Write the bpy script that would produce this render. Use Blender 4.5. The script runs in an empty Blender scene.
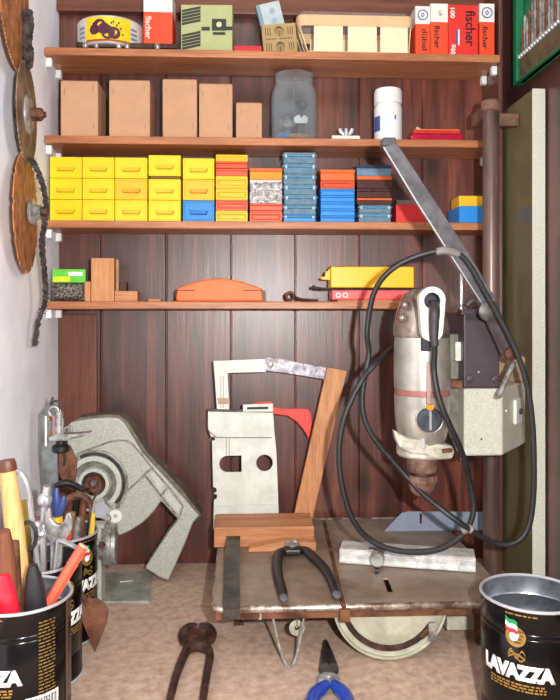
import bpy, bmesh, math, random
from mathutils import Vector, Matrix
random.seed(4)
PI = math.pi
SC = bpy.context.scene
COL = SC.collection
F = 720.0
YAW = math.radians(2.8)
CZ = 0.42
HOR = 308.0

def P(px, py, Y):
    dx = (px - 280) / F
    dz = -(py - HOR) / F
    x = dx * math.cos(YAW) + math.sin(YAW)
    y = math.cos(YAW) - dx * math.sin(YAW)
    t = Y / y
    return Vector((x * t, Y, CZ + dz * t))

def onz(px, py, z):
    dx = (px - 280) / F
    dz = -(py - HOR) / F
    x = dx * math.cos(YAW) + math.sin(YAW)
    y = math.cos(YAW) - dx * math.sin(YAW)
    t = (z - CZ) / dz
    return Vector((x * t, y * t, z))

# ------------------------------------------------------------ materials
MATS = {}
def _base(name):
    m = bpy.data.materials.new(name)
    m.use_nodes = True
    nt = m.node_tree
    return m, nt, nt.nodes['Principled BSDF']

def lin(c):
    def g(v):
        v /= 255.0
        return v / 12.92 if v <= 0.04045 else ((v + 0.055) / 1.055) ** 2.4
    return (g(c[0]), g(c[1]), g(c[2]), 1)

def coords(nt, scale=(1, 1, 1), rnd=True, rot=(0, 0, 0)):
    tc = nt.nodes.new('ShaderNodeTexCoord')
    mp = nt.nodes.new('ShaderNodeMapping')
    mp.inputs['Scale'].default_value = scale
    mp.inputs['Rotation'].default_value = rot
    nt.links.new(tc.outputs['Object'], mp.inputs['Vector'])
    if rnd:
        oi = nt.nodes.new('ShaderNodeObjectInfo')
        mu = nt.nodes.new('ShaderNodeMath'); mu.operation = 'MULTIPLY'; mu.inputs[1].default_value = 37.0
        nt.links.new(oi.outputs['Random'], mu.inputs[0])
        ad = nt.nodes.new('ShaderNodeVectorMath'); ad.operation = 'ADD'
        nt.links.new(mp.outputs[0], ad.inputs[0]); nt.links.new(mu.outputs[0], ad.inputs[1])
        return ad.outputs[0]
    return mp.outputs[0]

def noise(nt, vec, scale, detail=4, rough=0.6):
    n = nt.nodes.new('ShaderNodeTexNoise')
    n.inputs['Scale'].default_value = scale
    n.inputs['Detail'].default_value = detail
    n.inputs['Roughness'].default_value = rough
    nt.links.new(vec, n.inputs['Vector'])
    return n.outputs['Fac']

def ramp(nt, fac, stops):
    r = nt.nodes.new('ShaderNodeValToRGB')
    el = r.color_ramp.elements
    while len(el) < len(stops): el.new(0.5)
    for e, (p, c) in zip(el, stops):
        e.position = p; e.color = c
    nt.links.new(fac, r.inputs[0])
    return r.outputs[0]

def mixc(nt, fac, a, b, mode='MIX'):
    m = nt.nodes.new('ShaderNodeMix'); m.data_type = 'RGBA'; m.blend_type = mode
    for s, v in ((m.inputs[0], fac), (m.inputs[6], a), (m.inputs[7], b)):
        if hasattr(v, 'links'): nt.links.new(v, s)
        else: s.default_value = v
    return m.outputs[2]

def bump(nt, b, h, strength=0.3, dist=0.001):
    bn = nt.nodes.new('ShaderNodeBump')
    bn.inputs['Strength'].default_value = strength
    bn.inputs['Distance'].default_value = dist
    nt.links.new(h, bn.inputs['Height'])
    nt.links.new(bn.outputs[0], b.inputs['Normal'])

def plain(name, c, rough=0.5, metal=0.0, var=0.12, scale=60, bmp=0.0, spec=0.5, coat=0.0, alpha=1.0, trans=0.0):
    if name in MATS: return MATS[name]
    m, nt, b = _base(name)
    v = coords(nt)
    n = noise(nt, v, scale)
    L = lin(c)
    lo = tuple(x * (1 - var) for x in L[:3]) + (1,)
    hi = tuple(min(1, x * (1 + var)) for x in L[:3]) + (1,)
    nt.links.new(ramp(nt, n, [(0.3, lo), (0.7, hi)]), b.inputs['Base Color'])
    b.inputs['Roughness'].default_value = rough
    b.inputs['Metallic'].default_value = metal
    b.inputs['Specular IOR Level'].default_value = spec
    b.inputs['Coat Weight'].default_value = coat
    b.inputs['Alpha'].default_value = alpha
    b.inputs['Transmission Weight'].default_value = trans
    if bmp: bump(nt, b, n, bmp)
    MATS[name] = m
    return m

def two(name, c1, c2, rough=0.5, metal=0.0, scale=30, lo=0.4, hi=0.6, stretch=(1, 1, 1), bmp=0.15, spec=0.5, detail=6):
    """two-tone mottled surface: rust, wear, hammered paint, concrete"""
    if name in MATS: return MATS[name]
    m, nt, b = _base(name)
    v = coords(nt, stretch)
    n = noise(nt, v, scale, detail, 0.65)
    nt.links.new(ramp(nt, n, [(lo, lin(c1)), (hi, lin(c2))]), b.inputs['Base Color'])
    b.inputs['Roughness'].default_value = rough
    b.inputs['Metallic'].default_value = metal
    b.inputs['Specular IOR Level'].default_value = spec
    bump(nt, b, n, bmp)
    MATS[name] = m
    return m

def wood(name, c1, c2, axis='x', rough=0.5, spec=0.4, sc=1.0):
    if name in MATS: return MATS[name]
    m, nt, b = _base(name)
    st = {'x': (4, 60, 60), 'y': (60, 4, 60), 'z': (60, 60, 4)}[axis]
    v = coords(nt, tuple(s * sc for s in st))
    n1 = noise(nt, v, 1.2, 5, 0.6)
    n2 = noise(nt, v, 6, 3, 0.7)
    c = ramp(nt, n1, [(0.3, lin(c1)), (0.7, lin(c2))])
    d = ramp(nt, n2, [(0.35, (0.72, 0.72, 0.72, 1)), (0.6, (1, 1, 1, 1))])
    nt.links.new(mixc(nt, 1.0, c, d, 'MULTIPLY'), b.inputs['Base Color'])
    b.inputs['Roughness'].default_value = rough
    b.inputs['Specular IOR Level'].default_value = spec
    bump(nt, b, n2, 0.15)
    MATS[name] = m
    return m

def planks(name, w, off, dark, mid, light):
    m, nt, b = _base(name)
    tc = nt.nodes.new('ShaderNodeTexCoord')
    sp = nt.nodes.new('ShaderNodeSeparateXYZ'); nt.links.new(tc.outputs['Object'], sp.inputs[0])
    def math_(op, a, v):
        q = nt.nodes.new('ShaderNodeMath'); q.operation = op
        nt.links.new(a, q.inputs[0])
        if hasattr(v, 'links'): nt.links.new(v, q.inputs[1])
        else: q.inputs[1].default_value = v
        return q.outputs[0]
    idx = math_('FLOOR', math_('DIVIDE', math_('ADD', sp.outputs[0], off), w), 0)
    wn = nt.nodes.new('ShaderNodeTexWhiteNoise'); wn.noise_dimensions = '1D'
    nt.links.new(idx, wn.inputs['W'])
    cb = nt.nodes.new('ShaderNodeCombineXYZ')
    nt.links.new(math_('MULTIPLY', sp.outputs[0], 26), cb.inputs[0])
    nt.links.new(math_('MULTIPLY', idx, 3.7), cb.inputs[1])
    nt.links.new(math_('MULTIPLY', sp.outputs[2], 2.2), cb.inputs[2])
    n1 = noise(nt, cb.outputs[0], 1.6, 6, 0.62)
    cb2 = nt.nodes.new('ShaderNodeCombineXYZ')
    nt.links.new(math_('MULTIPLY', sp.outputs[0], 160), cb2.inputs[0])
    nt.links.new(math_('MULTIPLY', idx, 5.1), cb2.inputs[1])
    nt.links.new(math_('MULTIPLY', sp.outputs[2], 7), cb2.inputs[2])
    n2 = noise(nt, cb2.outputs[0], 1.0, 4, 0.7)
    c = ramp(nt, n1, [(0.28, lin(dark)), (0.5, lin(mid)), (0.76, lin(light))])
    g = ramp(nt, n2, [(0.3, (0.62, 0.6, 0.6, 1)), (0.62, (1.06, 1.06, 1.06, 1))])
    c = mixc(nt, 1.0, c, g, 'MULTIPLY')
    t = ramp(nt, wn.outputs[0], [(0.0, (0.74, 0.72, 0.72, 1)), (1.0, (1.2, 1.12, 1.1, 1))])
    c = mixc(nt, 1.0, c, t, 'MULTIPLY')
    # knots
    cb3 = nt.nodes.new('ShaderNodeCombineXYZ')
    nt.links.new(math_('MULTIPLY', sp.outputs[0], 6.2), cb3.inputs[0])
    nt.links.new(math_('MULTIPLY', sp.outputs[2], 3.6), cb3.inputs[1])
    vo = nt.nodes.new('ShaderNodeTexVoronoi'); vo.inputs['Scale'].default_value = 1.0; vo.voronoi_dimensions = '2D'; vo.inputs['Randomness'].default_value = .9
    nt.links.new(cb3.outputs[0], vo.inputs['Vector'])
    k = ramp(nt, vo.outputs['Distance'], [(0.03, (0.2, 0.17, 0.17, 1)), (0.085, (.75, .72, .72, 1)), (0.11, (1, 1, 1, 1))])
    c = mixc(nt, 0.8, c, k, 'MULTIPLY')
    nt.links.new(c, b.inputs['Base Color'])
    b.inputs['Roughness'].default_value = 0.36
    b.inputs['Specular IOR Level'].default_value = 0.75
    bump(nt, b, n2, 0.25)
    return m

# ------------------------------------------------------------ mesh helpers
def B(): return bmesh.new()

def box(bm, x0, x1, y0, y1, z0, z1, M=None):
    vs = [bm.verts.new((x, y, z)) for z in (z0, z1) for y in (y0, y1) for x in (x0, x1)]
    for f in ((0, 2, 3, 1), (4, 5, 7, 6), (0, 1, 5, 4), (2, 6, 7, 3), (0, 4, 6, 2), (1, 3, 7, 5)):
        bm.faces.new([vs[i] for i in f])
    if M is not None:
        bmesh.ops.transform(bm, matrix=M, verts=vs)
    return vs

def poly(bm, pts, y0, y1, holes=(), M=None):
    """outline in (x,z), with holes, extruded from y0 to y1"""
    vs = []; es = []
    for loop in [pts] + list(holes):
        lv = [bm.verts.new((p[0], y0, p[1])) for p in loop]
        vs += lv
        for i in range(len(lv)):
            es.append(bm.edges.new((lv[i], lv[(i + 1) % len(lv)])))
    r = bmesh.ops.triangle_fill(bm, use_beauty=True, use_dissolve=False, edges=es)
    fs = [g for g in r['geom'] if isinstance(g, bmesh.types.BMFace)]
    ex = bmesh.ops.extrude_face_region(bm, geom=fs)
    nv = [g for g in ex['geom'] if isinstance(g, bmesh.types.BMVert)]
    for v in nv: v.co.y += (y1 - y0)
    allv = vs + nv
    if M is not None: bmesh.ops.transform(bm, matrix=M, verts=allv)
    bmesh.ops.recalc_face_normals(bm, faces=bm.faces)
    return allv

def pp(pts, Y): 
    out = []
    for p in pts:
        v = P(p[0], p[1], Y); out.append((v.x, v.z))
    return out

def circ(cx, cz, r, n=24, rz=None, a0=0, a1=2 * PI):
    rz = rz or r
    full = abs(a1 - a0 - 2 * PI) < 1e-6
    m = n if full else n + 1
    return [(cx + r * math.cos(a0 + (a1 - a0) * i / n), cz + rz * math.sin(a0 + (a1 - a0) * i / n)) for i in range(m)]

def lathe(bm, prof, n=28, M=None, cap=True):
    rings = []
    vs = []
    for r, z in prof:
        if r < 1e-6:
            v = bm.verts.new((0, 0, z)); rings.append([v]); vs.append(v)
        else:
            rg = [bm.verts.new((r * math.cos(2 * PI * i / n), r * math.sin(2 * PI * i / n), z)) for i in range(n)]
            rings.append(rg); vs += rg
    for a, b in zip(rings[:-1], rings[1:]):
        for i in range(n):
            j = (i + 1) % n
            if len(a) == 1 and len(b) == 1: continue
            if len(a) == 1: bm.faces.new((a[0], b[i], b[j]))
            elif len(b) == 1: bm.faces.new((a[i], a[j], b[0]))
            else: bm.faces.new((a[i], a[j], b[j], b[i]))
    if cap:
        if len(rings[0]) > 1: bm.faces.new(list(reversed(rings[0])))
        if len(rings[-1]) > 1: bm.faces.new(rings[-1])
    if M is not None: bmesh.ops.transform(bm, matrix=M, verts=vs)
    return vs

def smooth_pts(pts, k=6, closed=False):
    out = []
    n = len(pts)
    rng = range(n if closed else n - 1)
    for i in rng:
        g = lambda j: pts[j % n] if closed else pts[max(0, min(n - 1, j))]
        p0, p1, p2, p3 = g(i - 1), g(i), g(i + 1), g(i + 2)
        for s in range(k):
            t = s / k
            out.append(0.5 * ((2 * p1) + (p2 - p0) * t + (2 * p0 - 5 * p1 + 4 * p2 - p3) * t * t + (3 * p1 - p0 - 3 * p2 + p3) * t ** 3))
    if not closed: out.append(pts[-1].copy())
    return out

def tube(bm, pts, r, n=10, closed=False, flat=None, up=None):
    """r: number or list; flat: (sx, sy) squash of the section"""
    pts = [Vector(p) for p in pts]
    m = len(pts)
    rs = r if isinstance(r, (list, tuple)) else [r] * m
    if len(rs) != m:
        rr = []
        for i in range(m):
            t = i / (m - 1) * (len(rs) - 1); k = min(int(t), len(rs) - 2); u = t - k
            rr.append(rs[k] * (1 - u) + rs[k + 1] * u)
        rs = rr
    tang = []
    for i in range(m):
        a = pts[(i - 1) % m] if (closed or i > 0) else pts[i]
        b = pts[(i + 1) % m] if (closed or i < m - 1) else pts[i]
        tang.append((b - a).normalized())
    nrm = Vector(up) if up else Vector((0, 0, 1))
    if abs(nrm.dot(tang[0])) > 0.95: nrm = Vector((1, 0, 0))
    rings = []
    for i in range(m):
        t = tang[i]
        nrm = (nrm - t * nrm.dot(t)).normalized()
        bi = t.cross(nrm)
        sx, sy = flat or (1, 1)
        rings.append([bm.verts.new(pts[i] + nrm * (rs[i] * sx * math.cos(2 * PI * k / n + PI / n)) + bi * (rs[i] * sy * math.sin(2 * PI * k / n + PI / n))) for k in range(n)])
    for i in range(m if closed else m - 1):
        a, b = rings[i], rings[(i + 1) % m]
        for k in range(n):
            j = (k + 1) % n
            bm.faces.new((a[k], a[j], b[j], b[k]))
    if not closed:
        bm.faces.new(list(reversed(rings[0]))); bm.faces.new(rings[-1])
    return rings

def along(a, b):
    """matrix taking local z to the direction a->b, origin at a"""
    d = (b - a)
    return Matrix.Translation(a) @ d.to_track_quat('Z', 'Y').to_matrix().to_4x4()

WP = {}
def obj(name, bm, mat, parent=None, bev=0.0, smooth=False, label=None, seg=2, ang=35):
    bmesh.ops.remove_doubles(bm, verts=bm.verts, dist=1e-6)
    bmesh.ops.recalc_face_normals(bm, faces=bm.faces)
    xs = [v.co for v in bm.verts]
    lo = Vector((min(v.x for v in xs), min(v.y for v in xs), min(v.z for v in xs)))
    hi = Vector((max(v.x for v in xs), max(v.y for v in xs), max(v.z for v in xs)))
    o_ = Vector(((lo.x + hi.x) / 2, (lo.y + hi.y) / 2, lo.z))
    bmesh.ops.translate(bm, vec=-o_, verts=bm.verts)
    if smooth:
        for f in bm.faces: f.smooth = True
        for e in bm.edges:
            if len(e.link_faces) == 2 and e.calc_face_angle(0) > math.radians(ang): e.smooth = False
    me = bpy.data.meshes.new(name)
    bm.to_mesh(me); bm.free()
    for m in (mat if isinstance(mat, (list, tuple)) else [mat]): me.materials.append(m)
    o = bpy.data.objects.new(name, me)
    COL.objects.link(o)
    WP[o.name] = (o_, lo, hi)
    if parent is not None: o.parent = parent
    if label: o['label'] = label
    if bev:
        md = o.modifiers.new('bevel', 'BEVEL'); md.width = bev; md.segments = seg; md.limit_method = 'ANGLE'; md.angle_limit = math.radians(40)
        md.harden_normals = False
    return o

def tag(o, label, cat, group=None):
    o['label'] = label; o['category'] = cat
    if group: o['group'] = group
    return o

def struct(name, bm, mat, bev=0.0):
    o = obj(name, bm, mat, bev=bev); o['kind'] = 'structure'
    return o

THINGS = []
def thing(name, label, cat, group=None):
    o = bpy.data.objects.new(name, None); COL.objects.link(o)
    o.empty_display_size = 0.01
    THINGS.append(o)
    return tag(o, label, cat, group)

SUBS = {'staple': 'carton_body', 'lettering': 'carton_body', 'plug_picture': 'carton_body', 'ring_logo': 'white_top', 'cherry_print': 'yellow_panel', 'red_line': 'yellow_panel',
        'blue_print': 'paper_label', 'badge_stripe': 'badge_disc', 'badge_cup': 'badge_disc', 'flag_stripe': 'badge_disc', 'barcode_lines': 'barcode_panel', 'latch': 'lid_rim',
        'end_cap': 'handle', 'end_face': 'handle', 'grip_tip': 'rubber_grip', 'selector_grip': 'gear_selector', 'selector_rim': 'gear_selector', 'cable_grommet': 'handle_cap',
        'cover_bolt': 'cover_plate', 'cover_slot': 'cover_plate', 'chuck_knurl': 'chuck_sleeve', 'lug_rib': 'clamp_lug', 'clamp_screw': 'clamp_lug', 'nut': 'flange', 'arbor': 'bearing_ring',
        'casting_rib': 'fence_casting', 'clamp_tongue': 'clamp_knob', 'slot_shadow_strip': 'slotted_tab', 'tab_rivet': 'slotted_tab', 'yellow_stripe': 'header_card', 'white_stripe': 'header_card',
        'lever_bright_edge': 'feed_lever', 'lever_end': 'feed_lever', 'lid_print': 'lid', 'seam_tab': 'seam_bar', 'washer_rod': 'washer', 'handle_rib': 'arm_casting', 'rib': 'arm_casting', 'tree_print': 'carton_body', 'print_band': 'carton_body',
        'striped_print': 'carton_body', 'black_band': 'carton_body', 'emblem': 'carton_body', 'side_band': 'carton_body', 'saw_slot': 'float_body', 'cable_tie': 'cable_coil'}
def finish():
    for o in list(bpy.data.objects):
        if o.name not in WP or o.parent is None: continue
        want = SUBS.get(o.name.split('.')[0])
        if not want or o.parent not in THINGS: continue
        cand = [c for c in o.parent.children if c.name.split('.')[0] == want]
        if cand:
            oc = (WP[o.name][1] + WP[o.name][2]) / 2
            o.parent = min(cand, key=lambda c: ((WP[c.name][1] + WP[c.name][2]) / 2 - oc).length)
    for t in THINGS:
        desc = [o for o in bpy.data.objects if o.name in WP and (o.parent == t or (o.parent and o.parent.parent == t))]
        lo = Vector([min(WP[d.name][1][i] for d in desc) for i in range(3)])
        hi = Vector([max(WP[d.name][2][i] for d in desc) for i in range(3)])
        WP[t.name] = (Vector(((lo.x + hi.x) / 2, (lo.y + hi.y) / 2, lo.z)), lo, hi)
    for o in bpy.data.objects:
        if o.name in WP:
            o.location = WP[o.name][0] - (WP[o.parent.name][0] if o.parent else Vector())

def text_bm(s, size, depth=0.0004, bold=0.0, shear=0.0, width=None, space=1.0):
    """text centred on origin in local XY, extruded along z. width: scale x so that it is this wide"""
    cu = bpy.data.curves.new('tmp', 'FONT')
    cu.body = s; cu.size = size; cu.align_x = 'CENTER'; cu.align_y = 'CENTER'
    cu.extrude = 0; cu.offset = bold; cu.shear = shear; cu.space_character = space
    cu.resolution_u = 3
    to = bpy.data.objects.new('tmp', cu); COL.objects.link(to)
    dg = bpy.context.evaluated_depsgraph_get(); dg.update()
    me = bpy.data.meshes.new_from_object(to.evaluated_get(dg))
    bm = bmesh.new(); bm.from_mesh(me)
    bpy.data.objects.remove(to); bpy.data.curves.remove(cu); bpy.data.meshes.remove(me)
    xs = [v.co.x for v in bm.verts]; ys = [v.co.y for v in bm.verts]
    cx = (min(xs) + max(xs)) / 2; cy = (min(ys) + max(ys)) / 2
    k = (width / (max(xs) - min(xs))) if width else 1
    for v in bm.verts: v.co.x = (v.co.x - cx) * k; v.co.y -= cy
    if depth:
        ex = bmesh.ops.extrude_face_region(bm, geom=list(bm.faces))
        for g in ex['geom']:
            if isinstance(g, bmesh.types.BMVert): g.co.z += depth
    return bm

def place_text(s, size, centre, parent, mat, rot=0.0, width=None, bold=0.0, depth=0.0003, name='lettering', T=None, space=1.0):
    """on a face looking to -Y; rot: turn in the face's plane; depth grows towards the viewer"""
    bm = text_bm(s, size, depth, bold, width=width, space=space)
    M = Matrix.Translation(centre) @ Matrix.Rotation(PI / 2, 4, 'X') @ Matrix.Rotation(rot, 4, 'Z')
    if T is not None: M = T @ M
    bmesh.ops.transform(bm, matrix=M, verts=bm.verts)
    return obj(name, bm, mat, parent)
# ------------------------------------------------------------ palette
m_wall = planks('plank wall', 0.106, 0.0225, (50, 20, 15), (98, 48, 36), (150, 88, 66))
m_side = planks('side boards', 0.106, 0.02, (66, 38, 34), (98, 60, 54), (124, 80, 72))
m_plaster = two('white plaster', (232, 232, 240), (246, 246, 250), 0.8, 0, 14, 0.35, 0.65, bmp=0.35)
m_bench = two('dusty bench', (162, 132, 114), (204, 176, 156), 0.75, 0, 85, 0.3, 0.68, bmp=0.3, detail=9)
m_shelf = wood('shelf pine', (156, 92, 56), (208, 138, 90), 'x', 0.42, 0.5)
m_oldwood = wood('varnished rail', (92, 50, 34), (132, 80, 58), 'x', 0.45)
m_white = plain('white plastic', (236, 236, 236), 0.4, var=0.03)
m_card = plain('brown card', (196, 152, 118), 0.85, var=0.06, scale=40)
m_cardd = plain('carton tape shade', (168, 122, 88), 0.85, var=0.06)
m_staple = plain('staple steel', (140, 120, 105), 0.4, 0.7)
m_yel = plain('yellow plastic', (232, 205, 12), 0.4, var=0.05)
m_yel2 = plain('orange yellow plastic', (240, 182, 24), 0.4, var=0.05)
m_yelp = plain('yellow pull', (214, 184, 10), 0.45, var=0.05)
m_blue = plain('blue plastic', (26, 132, 214), 0.4, var=0.06)
m_org = plain('orange plastic', (232, 98, 28), 0.4, var=0.06)
m_dorg = plain('dark orange plastic', (206, 74, 34), 0.4, var=0.06)
m_amber = plain('amber plastic', (226, 140, 26), 0.3, var=0.1)
m_redp = plain('red plastic', (208, 34, 40), 0.4, var=0.05)
m_coral = plain('coral red plastic', (222, 84, 50), 0.4, var=0.06)
m_clearw = two('frosted clear plastic with screws', (120, 112, 112), (222, 216, 216), 0.25, 0, 150, 0.4, 0.6)
m_clearb = plain('smoky blue plastic', (134, 168, 192), 0.12, var=0.2, scale=120, alpha=0.6)
m_clearr = plain('blue clear rim', (96, 160, 188), 0.12, var=0.15, scale=80, alpha=0.85)
m_brown = plain('brown smoky plastic', (74, 48, 44), 0.2, var=0.3, scale=150)
m_navy = plain('dark blue plastic', (44, 54, 84), 0.25, var=0.3, scale=120)
m_ink = plain('black print', (34, 30, 34), 0.6, var=0.05)
m_paper = plain('white card', (232, 228, 222), 0.7, var=0.03)
m_fred = plain('orange red card', (236, 72, 32), 0.5, var=0.03)
m_fred2 = plain('red card', (222, 44, 36), 0.5, var=0.03)
m_bluep = plain('blue print', (70, 86, 150), 0.6)
m_black = plain('black rubber', (22, 21, 23), 0.45, var=0.15)
m_blackp = plain('black lacquer', (12, 11, 12), 0.18, var=0.1, coat=0.5)
m_tin = plain('tin plate', (200, 202, 206), 0.3, 0.5, var=0.08)
m_chrome = plain('chrome', (214, 214, 218), 0.2, 0.7, var=0.05)
m_steel = two('worn steel', (116, 112, 108), (182, 180, 176), 0.38, 0.45, 60)
m_dsteel = two('dark steel', (48, 44, 44), (80, 74, 72), 0.42, 0.4, 60)
m_rust = two('rusty steel', (70, 40, 28), (128, 82, 58), 0.65, 0.35, 45)
m_rusto = two('orange rust', (128, 74, 40), (182, 118, 72), 0.6, 0.0, 60)
m_drust = two('dark rusty iron', (52, 32, 26), (92, 64, 54), 0.55, 0.4, 45)
m_hammer = two('hammered grey enamel', (158, 160, 148), (190, 191, 180), 0.4, 0.0, 420, 0.38, 0.66, bmp=0.5)
m_hammerl = two('light hammered enamel', (178, 180, 168), (208, 209, 198), 0.38, 0.0, 420, 0.38, 0.66, bmp=0.4)
m_hamd = two('dark olive enamel', (92, 86, 58), (124, 114, 82), 0.3, 0.0, 20, 0.3, 0.7, (1, 1, 0.3), bmp=0.1)
m_ivory = two('ivory metal paint', (200, 204, 192), (218, 220, 210), 0.45, 0.05, 30, bmp=0.1)
m_gold = plain('gold print', (156, 122, 60), 0.4, 0.4)
m_green = plain('green print', (24, 140, 84), 0.4)
m_beech = wood('beech handle', (204, 150, 88), (232, 184, 122), 'z', 0.4)
m_pine = wood('bare pine', (186, 122, 78), (216, 154, 104), 'z', 0.6)
m_pinex = wood('bare pine lying', (176, 114, 72), (214, 152, 104), 'x', 0.6)
m_dwood = wood('dark handle wood', (86, 48, 32), (122, 74, 50), 'z', 0.45)

# ------------------------------------------------------------ the room
XL = P(59, 300, 1.19).x
XR = 0.432
bm = B()
# back wall of tongue-and-groove boards with V joints
Yw = 1.19
edges = []
x = XL - 0.02
k0 = math.floor((x + 0.0225) / 0.106)
bx = [i * 0.106 - 0.0225 for i in range(k0, k0 + 10)]
prof = [(x, Yw)]
for b_ in bx:
    if b_ - 0.004 > x and b_ < 0.5:
        prof += [(b_ - 0.002, Yw), (b_ - 0.0005, Yw + 0.0022), (b_ + 0.0005, Yw + 0.0022), (b_ + 0.002, Yw)]
prof.append((0.47, Yw))
lo_ = [bm.verts.new((p[0], p[1], -0.03)) for p in prof]
hi_ = [bm.verts.new((p[0], p[1], 1.02)) for p in prof]
for i in range(len(prof) - 1):
    bm.faces.new((lo_[i], lo_[i + 1], hi_[i + 1], hi_[i]))
bl = [bm.verts.new((x, Yw + 0.02, z)) for z in (-0.03, 1.02)]; br = [bm.verts.new((0.47, Yw + 0.02, z)) for z in (-0.03, 1.02)]
bm.faces.new((bl[0], br[0], br[1], bl[1]))
o = struct('wall_back', bm, m_wall)
bm = B(); box(bm, XL - 0.02, XL, 0.2, Yw, -0.03, 1.02); struct('wall_left', bm, m_plaster)
bm = B(); box(bm, XR, XR + 0.02, 0.2, Yw, -0.03, 1.02); struct('wall_right', bm, m_side)
XB = 0.397
bm = B(); box(bm, XB, XB + 0.006, 1.108, Yw - 0.0005, 0.0, 1.02); struct('trim_1', bm, m_side, 0.001)
zr = P(200, 15, 1.18).z
bm = B(); box(bm, XL, XB, 1.172, Yw - 0.0005, zr, 1.0); struct('trim_2', bm, m_oldwood, 0.002)
bm = B(); box(bm, XL, XL + 0.062, 1.183, Yw - 0.0005, 0.0, 0.41); struct('trim_3', bm, wood('light reddish board', (96, 52, 38), (130, 78, 58), 'z', 0.45), 0.0015)

bm = B(); box(bm, XL, XR, 0.3, Yw, -0.03, 0.0)
tag(obj('workbench', bm, m_bench), 'dusty beige workbench top running along under the shelves', 'workbench')

# ------------------------------------------------------------ shelves
SY0, SY1 = 1.10, 1.189
SZ = {1: 0.8135, 2: 0.6805, 3: 0.5525, 4: 0.4300}
TH = 0.0118
def board(n, x1, txt):
    bm = B(); box(bm, XL + 0.0006, x1, SY0, SY1, SZ[n] - TH, SZ[n])
    return tag(obj('shelf_board', bm, m_shelf, bev=0.0018), txt, 'shelf')
board(1, XB - 0.0006, 'top pine shelf board holding the tin, the wooden punnet and the orange plug boxes')
board(2, XB - 0.0006, 'second pine shelf board from the top, under the row of brown cartons')
board(3, XB - 0.0006, 'third pine shelf board from the top, under the yellow drawers')
board(4, P(424, 300, 1.12).x, 'lowest pine shelf board, under the orange plane-shaped float')
def pin(x, y, z, side, txt):
    bm = B()
    s = 1 if side == 'l' else -1
    box(bm, min(x, x + s * 0.0085), max(x, x + s * 0.0085), y - 0.0055, y + 0.0055, z - 0.014, z - 0.0006)
    box(bm, min(x, x + s * 0.0022), max(x, x + s * 0.0022), y - 0.0058, y + 0.0058, z - 0.0145, z - 0.0006)
    tag(obj('shelf_pin', bm, m_white, bev=0.0012), txt, 'shelf pin', 'white shelf pins')
names = {1: 'top shelf', 2: 'second shelf from the top', 3: 'third shelf from the top', 4: 'lowest shelf'}
for n in (1, 2, 3, 4):
    for fr, y in (('front', 1.116), ('rear', 1.172)):
        pin(XL + 0.0004, y, SZ[n] - TH, 'l', 'white %s shelf pin under the left end of the %s' % (fr, names[n]))
for n in (1, 2):
    for fr, y in (('front', 1.120), ('rear', 1.168)):
        pin(XB - 0.0004, y, SZ[n] - TH, 'r', 'white %s shelf pin under the right end of the %s' % (fr, names[n]))

def ext(a, b, top, Y):
    """world x0, x1 and top z of a face seen between pixels a and b, upper edge at top"""
    return P(a, top, Y).x, P(b, top, Y).x, P((a + b) / 2, top, Y).z

# ------------------------------------------------------------ second shelf: cartons
def carton(a, b, top, dep, txt, small=False, rot=0.0):
    Y = 1.108
    x0, x1, z1 = ext(a, b, top, Y); z0 = SZ[2]
    t = thing('cardboard_box', txt, 'box', 'brown cartons on the second shelf')
    R = Matrix.Translation(((x0 + x1) / 2, Y, 0)) @ Matrix.Rotation(rot, 4, 'Z') @ Matrix.Translation((-(x0 + x1) / 2, -Y, 0))
    bm = B(); box(bm, x0, x1, Y, Y + dep, z0, z1, R)
    obj('carton_body', bm, m_card, t, bev=0.0016)
    bm = B(); box(bm, x0 + 0.0012, x1 - 0.0012, Y + 0.0012, Y + dep - 0.002, z1 - 0.0002, z1 + 0.0009, R)
    obj('top_flap', bm, m_cardd, t)
    w = x1 - x0; h = z1 - z0
    for fx, fz in ((0.86, 0.86), (0.88, 0.2), (0.1, 0.8)) if not small else ((0.2, 0.75), (0.8, 0.3)):
        bm = B(); box(bm, x0 + w * fx - 0.0004, x0 + w * fx + 0.0004, Y - 0.0005, Y + 0.0005, z0 + h * fz - 0.0045, z0 + h * fz + 0.0045, R)
        obj('staple', bm, m_staple, t)
carton(60.5, 98, 81, 0.062, 'brown cardboard carton at the left end of the second shelf, beside the white wall')
carton(109, 150, 80.5, 0.062, 'widest brown cardboard carton, second from the left of its row')
carton(162.5, 197, 79.5, 0.05, 'brown cardboard carton with rounded top, in the middle of the five')
carton(199, 232.5, 84, 0.05, 'brown cardboard carton fourth in the row, just left of the smallest one')
carton(236, 262, 103, 0.03, 'smallest low brown carton with scuffed bottom, beside the glass jar', True)

# glass jar
Yj = 1.142
cj = P(294, 136, Yj); sj = Yj / F
t = thing('glass_jar', 'large clear glass jar of oddments on the second shelf', 'jar')
m_glass, nt_, b_g = _base('jar glass')
tr_ = nt_.nodes.new('ShaderNodeBsdfTransparent'); tr_.inputs[0].default_value = (.90, .93, .94, 1)
b_g.inputs['Roughness'].default_value = .06; b_g.inputs['Base Color'].default_value = (.5, .53, .55, 1)
fr_g = nt_.nodes.new('ShaderNodeLayerWeight'); fr_g.inputs[0].default_value = .35
mx_ = nt_.nodes.new('ShaderNodeMixShader'); mr_ = nt_.nodes.new('ShaderNodeMapRange'); mr_.inputs['To Min'].default_value = .07; mr_.inputs['To Max'].default_value = .75
nt_.links.new(fr_g.outputs['Facing'], mr_.inputs['Value']); nt_.links.new(mr_.outputs[0], mx_.inputs[0]); nt_.links.new(tr_.outputs[0], mx_.inputs[1]); nt_.links.new(b_g.outputs[0], mx_.inputs[2])
nt_.links.new(mx_.outputs[0], nt_.nodes['Material Output'].inputs[0])
hj = P(294, 76, Yj).z - SZ[2]
R = 23 * sj
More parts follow.
